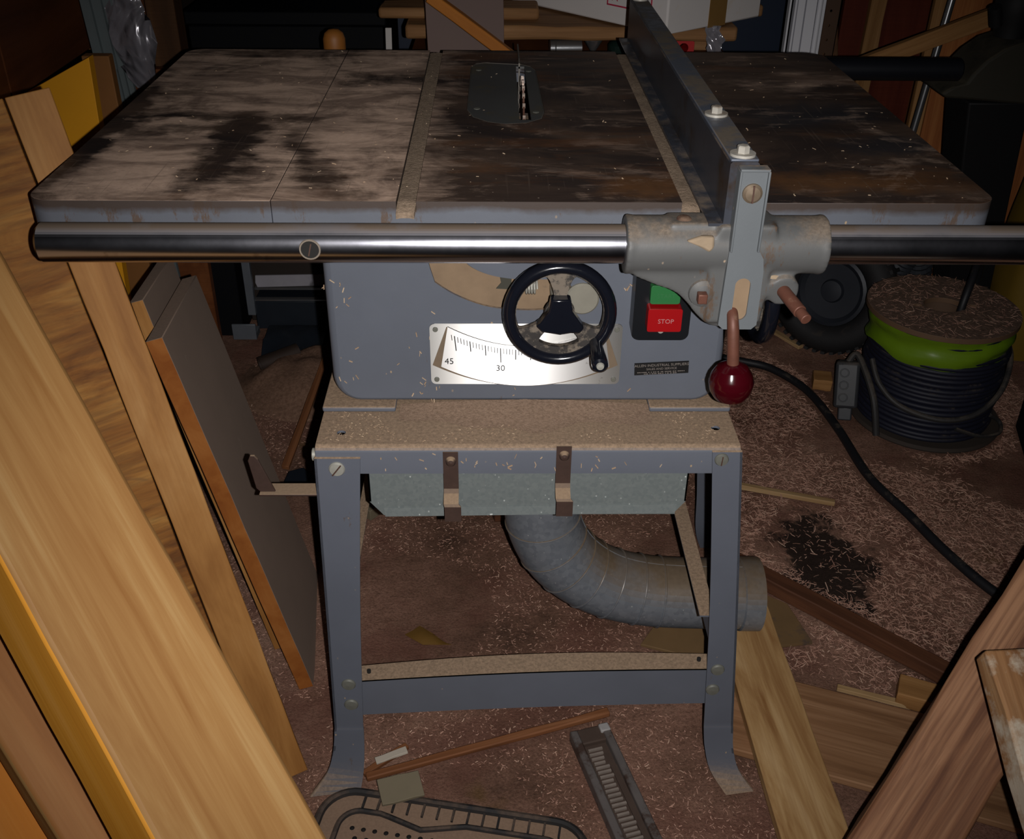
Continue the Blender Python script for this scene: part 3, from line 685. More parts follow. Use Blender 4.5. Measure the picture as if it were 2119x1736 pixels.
for sd in (-1, 1):
    O, I = leg_pts(sd)
    mb = MB().strip(O, I, (0, 0.003, 0.0008)) if sd < 0 else MB().strip(I, O, (0, 0.003, 0.0008))
    Bk = [p + V((0.004*sd*-1, 0.042*(1 if p.z > 0.07 else max(0.35, p.z/0.07)), 0)) for p in O]
    mb.strip(O, Bk, (-0.003*sd, 0, 0)) if sd > 0 else mb.strip(Bk, O, (0.003, 0, 0))
    lg = part('leg', mb, M_LEG, saw, 'front leg of folded steel with flared foot', 40)
    if sd < 0: bs = ((-0.210, 0.543, 0.0098, -0.016, M_ZINC), (-0.2215, 0.190, 0.0098, -0.0265, M_GBOLT), (-0.2205, 0.152, 0.0098, -0.028, M_GBOLT))
    else: bs = ((0.2495, 0.556, 0.0085, -0.016, M_GBOLT), (0.2835, 0.214, 0.0095, -0.026, M_GBOLT), (0.2805, 0.177, 0.0095, -0.0275, M_GBOLT))
    for x, z, r, y, m in bs:
        part('bolt', MB().lathe((x, y+0.001, z), (0,-1,0), [(0,0),(r,0),(r,0.0022),(r*0.85,0.0042),(0,0.005)], 22), m, lg, None, 30)
        if z > 0.5: part('bolt_slot', MB().obox((x, y-0.0042, z), (0.6*sd*-1 if sd<0 else 0.05,0,0.8), (0.8,0,-0.6*sd*-1 if sd<0 else 0), (0,1,0), r*1.9, 0.0016, 0.0008), M_RUST, lg, None, 0)
for x0, x1, xb in ((-0.234, -0.194, -0.05), (0.232, 0.272, 0.10)):
    sgn = -1 if x0 < 0 else 1
    k_ = 0.075 if sgn < 0 else 0.115
    ox = x0 if sgn < 0 else x1; ix = x1 if sgn < 0 else x0
    O = spline([(ox, 0.472, 0.557), (ox+sgn*k_*0.72, 0.473, 0.38), (ox+sgn*k_*0.92, 0.474, 0.17), (ox+sgn*k_, 0.476, 0.06), (ox+sgn*(k_+0.03), 0.49, 0.003)], 5)
    I = spline([(ix, 0.472, 0.557), (ix+sgn*(k_*0.72+0.004), 0.473, 0.38), (ix+sgn*(k_*0.92+0.008), 0.474, 0.17), (ix+sgn*(k_+0.008), 0.476, 0.06), (ix+sgn*(k_+0.025), 0.488, 0.003)], 5)
    mb = MB().strip(O, I, (0, 0.003, 0)); Bk = [p + V((0, -0.042, 0)) for p in O]; mb.strip(O, Bk, (-0.003*sgn, 0, 0))
    part('leg', mb, M_LEG, saw, 'rear leg', 40)
# stretchers
n = 24; F0 = []; F1 = []; T1 = []
for i in range(n+1):
    f = i/n; x = -0.212 + 0.496*f; b = 0.006*sin(pi*f); zz = 0.186 + 0.020*f
    F0.append((x, -0.017, zz - 0.068 + b*0.6)); F1.append((x, -0.017, zz + b)); T1.append((x, 0.010 + b, zz + 0.001 + b))
mb = MB().strip(F1, F0, (0, 0.0025, 0)).strip(T1, F1, (0, 0, -0.0025))
st = part('stretcher', mb, M_STAND, saw, 'front stretcher with a dusty upper flange', 30)
for x in (-0.196, 0.262): part('rivet_hole_shade', MB().cyl((x, -0.004, 0.189 + (0.02 if x > 0 else 0)), (x, -0.004, 0.1935 + (0.02 if x > 0 else 0)), 0.0028, seg=10), M_HOLESHADE, st, None, 0)  # solid stubs, coloured dark like the shade in open holes
for sgn, x in ((-1, -0.226), (1, 0.272)):
    part('stretcher', MB().box(x-0.0015, x+0.0015, -0.012, 0.475, 0.25, 0.30).box(min(x, x-0.02*sgn), max(x, x-0.013*sgn), -0.012, 0.475, 0.298, 0.3005), M_STAND, saw, 'side stretcher', 0)
part('stretcher', MB().box(-0.23, 0.275, 0.472, 0.475, 0.25, 0.30).box(-0.23, 0.275, 0.452, 0.475, 0.298, 0.3005), M_STAND, saw, 'rear stretcher', 0)
# dust tray hung under the stand
tl = [(-0.1765, 0.545), (-0.1765, 0.482), (-0.160, 0.461), (0.205, 0.466), (0.2165, 0.482), (0.2165, 0.552)]
tray = part('dust_tray', MB().prism([tl], (0, 0.0, 0), ex, ez, ey, 0.002).box(-0.1765, -0.1745, 0.0, 0.40, 0.482, 0.545).box(0.2145, 0.2165, 0.0, 0.40, 0.482, 0.545).box(-0.16, 0.205, 0.001, 0.40, 0.461, 0.463), M_GALV, saw, 'galvanised dust tray under the stand', 0)
part('tray_lip', MB().add([(-0.160,-0.0008,0.473),(0.206,-0.0008,0.478),(0.204,-0.0025,0.4655),(-0.158,-0.0025,0.4605),(-0.160,0.001,0.473),(0.206,0.001,0.478),(0.204,0.001,0.4655),(-0.158,0.001,0.4605)], [(0,1,2,3),(3,2,6,7),(0,3,7,4),(1,5,6,2),(1,0,4,5)]), M_GALV, tray, 'folded lower lip', 0)
part('rear_panel', MB().box(-0.1765, 0.2165, 0.398, 0.40, 0.461, 0.545), M_GALV, tray)
for x, dz in ((-0.0745, 0.0), (0.0605, 0.008)):
    w = 0.0088; y0 = SY0 - 0.0008
    A = [(x-w, y0, 0.5655+dz), (x-w, y0, 0.512+dz), (x-w, y0-0.003, 0.507+dz), (x-w, y0-0.016, 0.5005+dz), (x-w, y0-0.018, 0.4975+dz), (x-w, y0-0.018, 0.4755+dz)]
    B = [(x+w*1.05, p[1], p[2]) for p in A]
    A = [p if i < 4 else (p[0]+0.001, p[1], p[2]) for i, p in enumerate(A)]; B = [p if i < 4 else (p[0]+0.003, p[1], p[2]) for i, p in enumerate(B)]
    cl = part('tray_clip', MB().strip(A, B, (0, -0.0022, 0.0006)), M_RUSTCLIP, saw, 'rusty bent strap clip on the tray', 25)
    part('clip_rivet', MB().lathe((x+0.0005, y0-0.002, 0.5535+dz), (0,-1,0), [(0.0065,0),(0.0060,0.003),(0.004,0.0055),(0,0.0065)], 18), M_RUSTCLIP, cl)
# tool hook strap sticking out on the left
hk = part('hook_strap', MB().box(-0.309, -0.236, -0.010, 0.014, 0.4975, 0.5005), M_RUSTCLIP, saw, 'dusty steel hook strap on the left leg', 0, 0.0008)
part('hook_end', MB().prism([[(-0.306,0.4975),(-0.290,0.5005),(-0.306,0.548),(-0.3095,0.5535),(-0.3145,0.5535),(-0.318,0.546),(-0.313,0.506)]], (0, -0.004, 0), ex, ez, (0,1,0.0), 0.003), M_RUSTCLIP, hk, None, 0, 0.0006)
part('side_bolt', MB().cyl((-0.238, 0.012, 0.545), (-0.243, 0.012, 0.545), 0.008, seg=16), M_ZINC, saw, None, 0, 0.0006)

# ------------------------------------------------------------------ rip fence
fen = thing('rip_fence', 'steel rip fence with clamp head and red lever knob, locked across the saw top', 'rip fence', (0.21, 0.3, H))
FX0, FX1, FZ = 0.2020, 0.2300, 0.936
prof = [(FX0-0.014, 0.8715), (FX0-0.014, 0.8745), (FX0, 0.8745), (FX0, FZ-0.002), (FX0+0.002, FZ), (FX1-0.002, FZ), (FX1, FZ-0.002), (FX1, 0.8715)]
fb = part('fence_beam', MB().prism([prof[::-1]], (0, -0.070, 0), ex, ez, ey, 0.835), M_FENCE, fen, 'long blued steel fence beam', 30)
part('beam_cap', MB().box(FX0+0.0005, FX1-0.0005, -0.068, 0.764, FZ-0.0005, FZ+0.0022), plain('grey_blue_beam_cap', (0.135, 0.155, 0.20), 0.42, 0.2, 0.5, 7, 0.42, (0.17, 0.135, 0.10)), fen, 'grey-blue top face', 0, 0.001)
for y in (-0.055, 0.082, 0.745):
    bo = part('beam_bolt', MB().cyl((0.216, y, FZ+0.0018), (0.216, y, FZ+0.0046), 0.0125, seg=20).lathe((0.216, y, FZ+0.0046), (0,0,1), [(0.0062,0),(0.0062,0.0062),(0.005,0.0072),(0,0.0074)], 6), M_WHITEBOLT, fen, 'pale hex bolt with washer', 25)
# clamp casting on the front rail
def casting(o, vox, it):
    m_ = o.modifiers.new('voxel', 'REMESH'); m_.mode = 'VOXEL'; m_.voxel_size = vox; m_.use_smooth_shade = True
    m_ = o.modifiers.new('smooth', 'SMOOTH'); m_.factor = 0.5; m_.iterations = it
mb = MB().cyl((0.110, TY, TZ), (0.310, TY, TZ), 0.0292, seg=56)
mb.cyl((0.1085, TY, TZ), (0.114, TY, TZ), 0.0302, seg=56).cyl((0.306, TY, TZ), (0.3115, TY, TZ), 0.0302, seg=56)
webp = [(v.x, v.y) for v in spline([(0.118,0.818,0),(0.140,0.8085,0),(0.162,0.800,0),(0.177,0.786,0),(0.188,0.773,0),(0.203,0.762,0),(0.228,0.759,0),(0.246,0.762,0),(0.254,0.776,0),(0.256,0.800,0)], 4)] + [(0.262, 0.815), (0.300, 0.825), (0.300, 0.850), (0.118, 0.850)]
mb.prism([webp], (0, -0.030, 0), ex, ez, (0,-1,0), 0.040)
mb.prism([[(0.196,0.768),(0.252,0.768),(0.256,0.85),(0.256,0.874),(0.200,0.874),(0.192,0.85)]], (0, -0.028, 0), ex, ez, (0,-1,0), 0.0475)
mb.prism([[(0.152,0.835),(0.200,0.835),(0.200,0.8735),(0.152,0.8735)]], (0, -0.034, 0), ex, ez, (0,-1,0), 0.034)
mb.cyl((0.246, -0.058, 0.806), (0.280, -0.058, 0.803), 0.0165, seg=28).cyl((0.270, -0.045, 0.806), (0.272, -0.074, 0.803), 0.0165, seg=28)
head = part('clamp_head', mb, M_CAST, fen, 'grey cast clamp sleeve and lever housing on the front tube', 180)
casting(head, 0.0024, 7)
# bore the sleeve for the tube and keep the result as the mesh itself
cut = bpy.data.objects.new('bore', bpy.data.meshes.new('bore')); COL.objects.link(cut)
cmb = MB().cyl((0.08, TY, TZ), (0.34, TY, TZ), 0.0203, seg=48); cut.data.from_pydata([tuple(v - WP[head]) for v in cmb.v], [], cmb.f); cut.location = WP[head]
bm_ = head.modifiers.new('bore', 'BOOLEAN'); bm_.operation = 'DIFFERENCE'; bm_.object = cut; bm_.solver = 'EXACT'
bpy.context.view_layer.update()
nm = bpy.data.meshes.new_from_object(head.evaluated_get(bpy.context.evaluated_depsgraph_get())); nm.name = 'clamp_head'
head.modifiers.clear(); head.data = nm; nm.shade_smooth(); nm.set_sharp_from_angle(angle=rad(55))
if not nm.materials: nm.materials.append(M_CAST)
bpy.data.objects.remove(cut)
part('boss_screw', MB().lathe((0.166, -0.056, 0.8715), (0,-0.3,1), [(0.008,0),(0.0075,0.0025),(0.004,0.0045),(0,0.005)], 16), M_RUST, head)
part('dust_patch', MB().prism([[(0.166,0.8590),(0.180,0.8640),(0.1935,0.8640),(0.1945,0.8520),(0.190,0.8470),(0.178,0.8540)]], (0,-0.0728,0), ex, ez, (0,-1,0), 0.0068), M_CREAMDUST, head, 'cream sawdust caked beside the bracket', 0, 0.003)
part('dust_patch', MB().lathe((0.262,-0.058,0.8185), (0,0,1), [(0,0.0045),(0.008,0.004),(0.014,0.001),(0.015,-0.002)], 20), M_CREAMDUST, head, 'cream sawdust on the lug')
part('set_screw', MB().obox((0.1875, -0.082, 0.800), (1,0,0), (0,0,1), (0,1,0), 0.0095, 0.0105, 0.010), M_RUSTROD, head, 'square rusty set screw', 0, 0.001)
part('screw_boss', MB().lathe((0.1905, -0.072, 0.800), (0,-1,0), [(0.0165,-0.006),(0.0145,0.001),(0.010,0.0035),(0,0.004)], 24), M_CAST, head)
part('lock_rod', MB().cyl((0.268, -0.060, 0.806), (0.281, -0.108, 0.797), 0.0068, seg=20).cyl((0.281, -0.108, 0.797), (0.2845, -0.120, 0.7945), 0.0056, seg=20), M_RUSTROD, head, 'rusty copper-coloured rod end', 40, 0.0008)
# upright bracket carrying the beam
sl = rrect(0.2195, 0.2350, 0.7745, 0.8210, 0.0075, 6)
brk = [(0.2075,0.7690),(0.2130,0.7640),(0.2420,0.7640),(0.2470,0.7690),(0.2460,0.828),(0.2440,0.842),(0.2390,0.850),(0.2372,0.860),(0.2372,0.930),(0.2350,0.9325),(0.2125,0.9325),(0.2103,0.930),(0.2090,0.846)]
br = part('upright_bracket', MB().prism([brk, sl[::-1]], (0,-0.0735,0), ex, ez, (0,-1,0), 0.008), M_FPAINT, fen, 'grey upright bracket at the fence end', 0)
part('bracket_flange', MB().box(0.2090, 0.2112, -0.0855, -0.070, 0.850, 0.9315).box(0.2360, 0.2382, -0.0855, -0.070, 0.850, 0.9315).box(0.2095, 0.2378, -0.0845, -0.070, 0.9305, 0.9335), M_FPAINT, br, None, 0, 0.0008)
part('bracket_screw', MB().lathe((0.2235, -0.0810, 0.9095), (0,-1,0), [(0,0),(0.0098,0),(0.0095,0.0025),(0.007,0.0045),(0,0.0055)], 26), plain('brassy_worn_screw', (0.26, 0.195, 0.135), 0.45, 0.4, 0.6, 60), br, 'large slotted screw', 30)
part('bracket_screw_slot', MB().box(0.2227, 0.2243, -0.0867, -0.0850, 0.901, 0.918), M_RUST, br, None, 0)
part('slot_dust', MB().box(0.2187, 0.2358, -0.0790, -0.0745, 0.7737, 0.8218), M_CAVITY, br, 'sawdust inside the lever slot', 0)
lv = part('lock_lever', MB().tube([(0.2210,-0.073,0.784),(0.2208,-0.081,0.7815),(0.2208,-0.087,0.776),(0.2215,-0.0905,0.768),(0.2250,-0.0915,0.738),(0.2265,-0.0915,0.722)], [0.0055,0.0058,0.0060,0.0062,0.0064,0.0064], 16), M_RUSTROD, fen, 'rusty lever rod')
part('lever_knob', MB().lathe((0.2268, -0.0915, 0.708), (-0.06,0,1), [(0,-0.024),(0.010,-0.0225),(0.0175,-0.018),(0.0222,-0.010),(0.0236,-0.001),(0.0236,0.0005),(0.0228,0.0035),(0.0228,0.0045),(0.0215,0.0085),(0.0165,0.0165),(0.0095,0.0205),(0.0075,0.0215),(0,0.0215)], 40), M_KNOB, fen, 'glossy dark red ball knob', 28)

# ------------------------------------------------------------------ more materials
def lean(name, P0, P1, wdir, w, t, tdir, mat, label=None, cat=None, parent=None, bevel=0.002, edge=None, group=None, wob=0.0008):
    """board whose front corner edge runs P0 -> P1, widening along wdir, thickness towards tdir"""
    P0, P1 = V(P0), V(P1); L = (P1-P0).normalized(); Wd = V(wdir); Wd = (Wd - L*Wd.dot(L)).normalized()
    N = L.cross(Wd); p = P0
    if N.dot(V(tdir)) < 0: p = P0 - N*t
    return board(name, p, L, Wd, (P1-P0).length, w, t, mat, label, cat, parent, bevel, wob, group, edge)
M_BEAM = wood('pale_pine_beam', (0.28, 0.145, 0.050), (0.375, 0.222, 0.090), (0.48, 0.325, 0.155), (0.30, 6, 6), 3.2, 0.6, 0.4, 0.15, 0.12, dist=1.6)
M_BEAMEDGE = wood('yellow_pine_edge', (0.60, 0.270, 0.035), (0.72, 0.360, 0.060), (0.82, 0.44, 0.11), (0.5, 10, 10), 2.2, 0.6, 1.4, 0.15, 0.12)
M_BEAM2 = wood('brown_pine_beam', (0.29, 0.135, 0.046), (0.40, 0.200, 0.076), (0.48, 0.27, 0.115), (0.5, 9, 9), 2.0, 0.6, 2.4, 0.15, 0.12)
M_BEAM3 = wood('orange_pine_beam', (0.56, 0.220, 0.022), (0.68, 0.290, 0.045), (0.75, 0.35, 0.08), (0.5, 9, 9), 2.0, 0.6, 3.4, 0.15, 0.12)
M_STRIP1 = wood('pale_knotty_strip', (0.22, 0.102, 0.028), (0.35, 0.185, 0.062), (0.43, 0.25, 0.10), (1.2, 5, 5), 3.0, 0.65, 0.9, 0.2, 0.2, knots=5)
def make_cross():
    t = NT('rough_sawn_brown_board')
    v = t.mapv((9.0, 1.6, 1.6), (0.3, 0.8, 0), (0, 0, 0.55))
    c = t.ramp(t.noise(2.6, 6, 0.62, v, 1.0), [(0.30, (0.11, 0.034, 0.006)), (0.44, (0.26, 0.098, 0.017)), (0.58, (0.37, 0.165, 0.034)), (0.74, (0.44, 0.235, 0.062))])
    g = t.noise(1.0, 3, 0.6, t.mapv((150, 14, 14), (0, 0, 0), (0, 0, 0.75)))
    c = t.mix(t.math('MULTIPLY', t.ramp(g, [(0.35, 1.0), (0.6, 0.0)]), 0.35), c, (0.06, 0.028, 0.012))
    gr = t.ramp(t.noise(2.0, 5, 0.7, t.mapv((4, 1.3, 1), (5, 2, 0), (0, 0, 0.75)), 0.6), [(0.62, 0.0), (0.70, 0.7)])
    c = t.mix(gr, c, (0.045, 0.036, 0.026))
    t.bump(g, 0.3, 0.001); return t.fin(c, 0.7, 0, 0.3)
M_CROSS = make_cross()
M_MDFFACE = plain('dusty_grey_board_face', (0.30, 0.215, 0.165), 0.85, 0, 0.35, 9, 0.9, (0.36, 0.25, 0.185), bmp=0.2, dirt=((0.38, 0.29, 0.23), 22, 0.66))
M_MDFEDGE = wood('orange_cut_edge', (0.19, 0.066, 0.012), (0.25, 0.098, 0.022), (0.30, 0.130, 0.036), (3, 3, 3), 6, 0.8, 0.0, 0.1, 0.1)
M_FLOORBOARD = wood('pale_board_cathedral', (0.24, 0.128, 0.052), (0.42, 0.275, 0.135), (0.52, 0.365, 0.200), (0.9, 6, 6), 2.4, 0.65, 5.2, 0.25, 0.2, dist=2.4)
M_PLANKE = wood('weathered_brown_plank', (0.13, 0.068, 0.034), (0.25, 0.142, 0.076), (0.36, 0.220, 0.128), (0.7, 12, 12), 2.6, 0.7, 6.2, 0.3, 0.25, dist=0.8)
M_STRIPD = wood('dark_red_batten', (0.050, 0.022, 0.012), (0.100, 0.045, 0.024), (0.160, 0.075, 0.040), (0.8, 12, 12), 2.6, 0.7, 7.1, 0.3, 0.25)
M_OLD = wood('weathered_red_timber', (0.075, 0.032, 0.018), (0.20, 0.102, 0.055), (0.32, 0.185, 0.108), (0.55, 22, 22), 2.3, 0.75, 8.3, 0.45, 0.3, dirt=((0.36, 0.30, 0.225), 6.0, 0.585), dist=0.7)
M_PAINTED = wood('paint_splashed_timber', (0.12, 0.060, 0.026), (0.27, 0.15, 0.072), (0.40, 0.255, 0.14), (0.6, 14, 14), 2.3, 0.75, 9.3, 0.3, 0.3, dirt=((0.52, 0.44, 0.34), 11.0, 0.48))
M_OFFCUT = wood('pale_offcut', (0.26, 0.165, 0.08), (0.38, 0.26, 0.14), (0.48, 0.35, 0.205), (1, 12, 12), 3, 0.7, 2.2, 0.2, 0.15)
M_STICK = wood('brown_stick', (0.115, 0.050, 0.022), (0.195, 0.088, 0.040), (0.26, 0.13, 0.066), (1, 14, 14), 3, 0.7, 4.4, 0.2, 0.2)
M_PLYFLOOR = plain('ochre_plywood_scrap', (0.215, 0.125, 0.050), 0.8, 0, 0.6, 14, dirt=((0.10, 0.065, 0.045), 9, 0.56), bmp=0.3)
M_BENCH = wood('dusty_bench_board', (0.14, 0.075, 0.032), (0.25, 0.142, 0.066), (0.34, 0.205, 0.105), (0.8, 9, 9), 2.6, 0.75, 3.9, 0.25, 0.2)
M_DARKPLY = wood('dark_cupboard_ply', (0.075, 0.028, 0.009), (0.125, 0.046, 0.015), (0.17, 0.068, 0.024), (6, 0.8, 6), 2.0, 0.6, 1.9, 0.2, 0.1)
M_ORANGEEDGE = plain('orange_brown_edge', (0.26, 0.105, 0.022), 0.7, 0, 0.3, 20)
M_YELLOW = plain('yellow_painted_board', (0.97, 0.42, 0.008), 0.6, 0, 0.25, 12, bmp=0.1)
M_GROOVE = plain('grey_green_ribbed_sheet', (0.15, 0.18, 0.185), 0.55, 0.1, 0.4, 20)
M_POST = wood('dark_post', (0.05, 0.025, 0.011), (0.085, 0.042, 0.019), (0.12, 0.062, 0.028), (9, 9, 0.7), 2.2, 0.7, 2.9)
M_NAVY = plain('navy_cabinet_paint', (0.010, 0.022, 0.055), 0.5, 0, 0.3, 6, bmp=0.1)
M_NAVYDARK = plain('black_steel', (0.003, 0.0035, 0.005), 0.7, 0, 0.3, 9, spec=0.2)
M_OX = wood('oxblood_panel', (0.07, 0.015, 0.007), (0.105, 0.024, 0.012), (0.14, 0.036, 0.018), (9, 9, 0.8), 2.0, 0.6, 1.1)
M_BATTEN = wood('brown_batten', (0.21, 0.11, 0.042), (0.32, 0.18, 0.075), (0.42, 0.25, 0.115), (0.8, 12, 12), 2.4, 0.7, 4.9)
M_PLANKR = wood('red_brown_plank', (0.20, 0.075, 0.026), (0.33, 0.135, 0.048), (0.43, 0.20, 0.075), (0.7, 12, 12), 2.4, 0.7, 5.9, knots=3)
M_WHITEBOX = plain('stained_white_card', (0.72, 0.68, 0.66), 0.8, 0, 0.12, 5, dirt=((0.62, 0.49, 0.33), 3.2, 0.60), bmp=0.1)
M_GREYBOX = plain('grey_white_card', (0.52, 0.49, 0.47), 0.8, 0, 0.15, 5, bmp=0.1)
M_TAPE = plain('brown_parcel_tape', (0.26, 0.145, 0.045), 0.4, 0, 0.3, 20)
M_REDINK = plain('red_box_print', (0.50, 0.03, 0.075), 0.7, 0, 0.2, 60)
M_WHITE = plain('white_plastic_strip', (0.85, 0.85, 0.90), 0.45, 0, 0.1, 10, bmp=0.05)
M_REDPL = plain('red_plastic', (0.45, 0.012, 0.012), 0.4, 0, 0.2, 20)
M_STEEL = plain('bright_steel', (0.55, 0.56, 0.58), 0.25, 0.9, 0.3, 30)
M_DKGREEN = plain('dark_green_glass', (0.010, 0.022, 0.018), 0.2, 0, 0.2, 20)
M_ORANGE = plain('orange_handle_paint', (0.30, 0.11, 0.018), 0.55, 0, 0.2, 20)
M_OLIVE = plain('dark_olive_iron', (0.030, 0.026, 0.016), 0.75, 0.1, 0.5, 12, 0.5, (0.055, 0.045, 0.026))
M_BLKIRON = plain('black_iron', (0.004, 0.004, 0.005), 0.7, 0, 0.3, 12)
M_SACKY = plain('yellow_sack', (0.25, 0.15, 0.016), 0.6, 0, 0.3, 12)
M_SACKG = plain('green_sack_band', (0.008, 0.055, 0.022), 0.6, 0, 0.3, 12)
M_CABLE = plain('black_rubber_cable', (0.012, 0.012, 0.015), 0.55, 0, 0.4, 40, 0.1, (0.10, 0.075, 0.055))
M_NAVYCABLE = plain('dark_navy_cable', (0.010, 0.011, 0.026), 0.6, 0, 0.5, 60, 0.15, (0.09, 0.07, 0.055))
M_OLDCABLE = plain('dusty_grey_cable', (0.032, 0.030, 0.030), 0.6, 0, 0.5, 60, 0.4, (0.11, 0.085, 0.065))
M_REELDISC = make_sawdust('sawdust_covered_reel_disc', (0.115, 0.072, 0.052), (0.235, 0.150, 0.110), 120)
M_REELEDGE = plain('reel_disc_edge', (0.17, 0.095, 0.052), 0.7, 0, 0.4, 30)
M_LIME = plain('lime_stretch_film', (0.155, 0.270, 0.010), 0.35, 0, 0.25, 14, bmp=0.3)
M_TYRE = plain('tyre_rubber', (0.016, 0.015, 0.016), 0.75, 0, 0.5, 30, 0.15, (0.08, 0.06, 0.045))
M_HUB = plain('dark_wheel_disc', (0.030, 0.034, 0.045), 0.5, 0.2, 0.5, 14)
M_OUTLET = plain('dark_grey_socket', (0.040, 0.042, 0.048), 0.4, 0, 0.3, 40, 0.3, (0.13, 0.10, 0.08))
M_MAT = plain('dusty_rubber_mat', (0.018, 0.015, 0.013), 0.75, 0, 0.5, 40, 0.97, (0.30, 0.195, 0.130), bmp=0.3)
M_MATRIM = plain('black_rubber_rim', (0.016, 0.014, 0.014), 0.7, 0, 0.5, 50, 0.35, (0.11, 0.075, 0.055))
M_RACK = plain('old_pitted_metal', (0.19, 0.165, 0.155), 0.55, 0.3, 0.6, 40, 0.0, dirt=((0.075, 0.046, 0.036), 26, 0.52), bmp=0.4)
M_RACKBED = plain('grimy_metal_bed', (0.085, 0.054, 0.040), 0.8, 0.1, 0.6, 50)
M_RACKTOOTH = plain('worn_metal_rib', (0.34, 0.28, 0.24), 0.55, 0.1, 0.7, 60)
M_GREYCHIP = plain('grey_green_wood_block', (0.20, 0.165, 0.105), 0.8, 0, 0.3, 30)
M_CHIPW = plain('pale_wood_chip', (0.50, 0.44, 0.36), 0.8, 0, 0.2, 40)
M_BLUETARP = plain('blue_plastic_scrap', (0.012, 0.017, 0.026), 0.5, 0, 0.4, 20)
M_GALVBRK = plain('galvanised_bracket', (0.20, 0.22, 0.25), 0.45, 0.4, 0.4, 30)
def make_film():
    t = NT('crumpled_clear_film')
    t.b.inputs['Transmission Weight'].default_value = 0.25; t.b.inputs['Coat Weight'].default_value = 0.8; t.b.inputs['Coat Roughness'].default_value = 0.12
    t.bump(t.noise(9, 2, 0.5, None, 1.2), 1.0, 0.05)
    return t.fin((0.30, 0.285, 0.32), 0.2, 0.25, 1.0)
M_FILM = make_film()
def make_chips(name, cols):
    t = NT(name); g = t.n.new('ShaderNodeNewGeometry')
    c = t.ramp(g.outputs['Random Per Island'], [(i/(len(cols)-1), c) for i, c in enumerate(cols)])
    return t.fin(c, 0.85, 0, 0.2)
M_CHIPS = make_chips('wood_shavings', [(0.20, 0.098, 0.068), (0.34, 0.180, 0.130), (0.46, 0.260, 0.192), (0.56, 0.335, 0.250), (0.38, 0.205, 0.150), (0.66, 0.45, 0.335)])
M_CHIPSP = make_chips('pale_sawdust_flakes', [(0.34, 0.23, 0.145), (0.44, 0.31, 0.20), (0.55, 0.42, 0.29), (0.30, 0.19, 0.12)])

# ------------------------------------------------------------------ timber leaning on the left
TC = V((0.305, -0.74, 0.6)); L0 = V((-0.494, 0.498, 0.712)); W0 = -L0.cross(TC).normalized(); WA = W0*0.866 + TC*0.5
lean('timber_beam', (0.056, -0.627, 0.008), (-1.229, 0.668, 1.862), WA, 0.146, 0.085, -TC, M_BEAM, 'thick pale pine beam with yellow edge leaning in the left foreground', 'timber', None, 0.006, ((1, 3), M_BEAMEDGE))
lean('timber_beam', (-0.152, -0.545, 0.01), (-0.739, -0.004, 0.698), W0*0.9 + TC*0.35, 0.076, 0.05, -TC, M_BEAM2, 'brown pine beam behind the thick pale beam, lower left corner', 'timber', None, 0.006, ((1, 3), M_BEAM))
lean('timber_beam', (-0.292, -0.50, 0.01), (-0.749, -0.068, 0.541), W0*0.9 + TC*0.4, 0.08, 0.05, -TC, M_BEAM3, 'bright orange pine beam cut off by the lower left frame corner', 'timber', None, 0.006)
pb0, pb1 = V((-0.297, -0.016, 0.0)), V((-0.5385, 0.200, 0.933)); Lb = (pb1-pb0).normalized(); Wb = V((-0.9, -0.4, -0.147)); Wb = (Wb - Lb*Wb.dot(Lb)).normalized()
pan = thing('plank_panel', 'wide panel of rough brown boards with a pale knotty edge leaning left of the saw', 'wooden panel', (-0.42, -0.05, 0))
Nb = V((-0.5, 0.75, -0.3)); o0 = 0.0
for w, m, nm, dt in ((0.052, M_STRIP1, 'pale knotty edge board', 0.0), (0.235, M_CROSS, 'rough dark-streaked board', 0.002), (0.06, M_STRIP1, None, 0.0)):
    lean('board', pb0 + Wb*(o0+0.0008) + Nb*dt, pb1 + Wb*(o0+0.0008) + Nb*dt, Wb, w-0.0016, 0.028, Nb, m, nm, None, pan, 0.0012)
    o0 += w
lean('board', (-0.313, 0.147, 0.0), (-0.467, 0.205, 0.603), (-0.13, 1, 0), 0.280, 0.024, (-1, 0, 0), M_MDFFACE, 'grey dusty board with orange cut edge leaning beside the saw stand', 'board', None, 0.0012, ((3,), M_MDFEDGE), None, 0.0004)
lean('board', (-0.372, 0.235, 0.0), (-0.517, 0.295, 0.615), (-0.13, 1, 0), 0.22, 0.02, (-1, 0, 0), M_MDFFACE, 'second dusty board tucked behind the orange-edged one', 'board', None, 0.0012, ((3,), M_STRIP1), None, 0.0004)

# ------------------------------------------------------------------ behind, left
cup = thing('wall_cupboard', 'dark brown plywood cupboard hung on the left wall', 'cupboard', (-1.1, 1.0, 0.728))
part('carcass', MB().box(-1.3095, -0.92, 0.45, 1.33, 0.728, 1.45), M_DARKPLY, cup, None, 0, 0.002)
for a, b in ((0.452, 0.885), (0.889, 1.318)): part('door', MB().box(-0.919, -0.902, a, b, 0.732, 1.44), M_DARKPLY, cup, None, 0, 0.0015)
part('edge_strip', MB().box(-0.919, -0.900, 1.319, 1.330, 0.728, 1.45), M_ORANGEEDGE, cup, 'orange edge strip', 0)
solo('board', MB().add([(-0.965,0.93,0),(-0.802,0.93,0),(-0.765,0.93,0.80),(-0.965,0.93,0.70),(-0.965,0.955,0),(-0.802,0.955,0),(-0.765,0.955,0.80),(-0.965,0.955,0.70)], [(0,1,2,3),(7,6,5,4),(1,0,4,5),(2,1,5,6),(3,2,6,7),(0,3,7,4)]), M_YELLOW, 'bright yellow painted board standing in front of the wall cupboard', 'board', None, None, 0, 0.001)
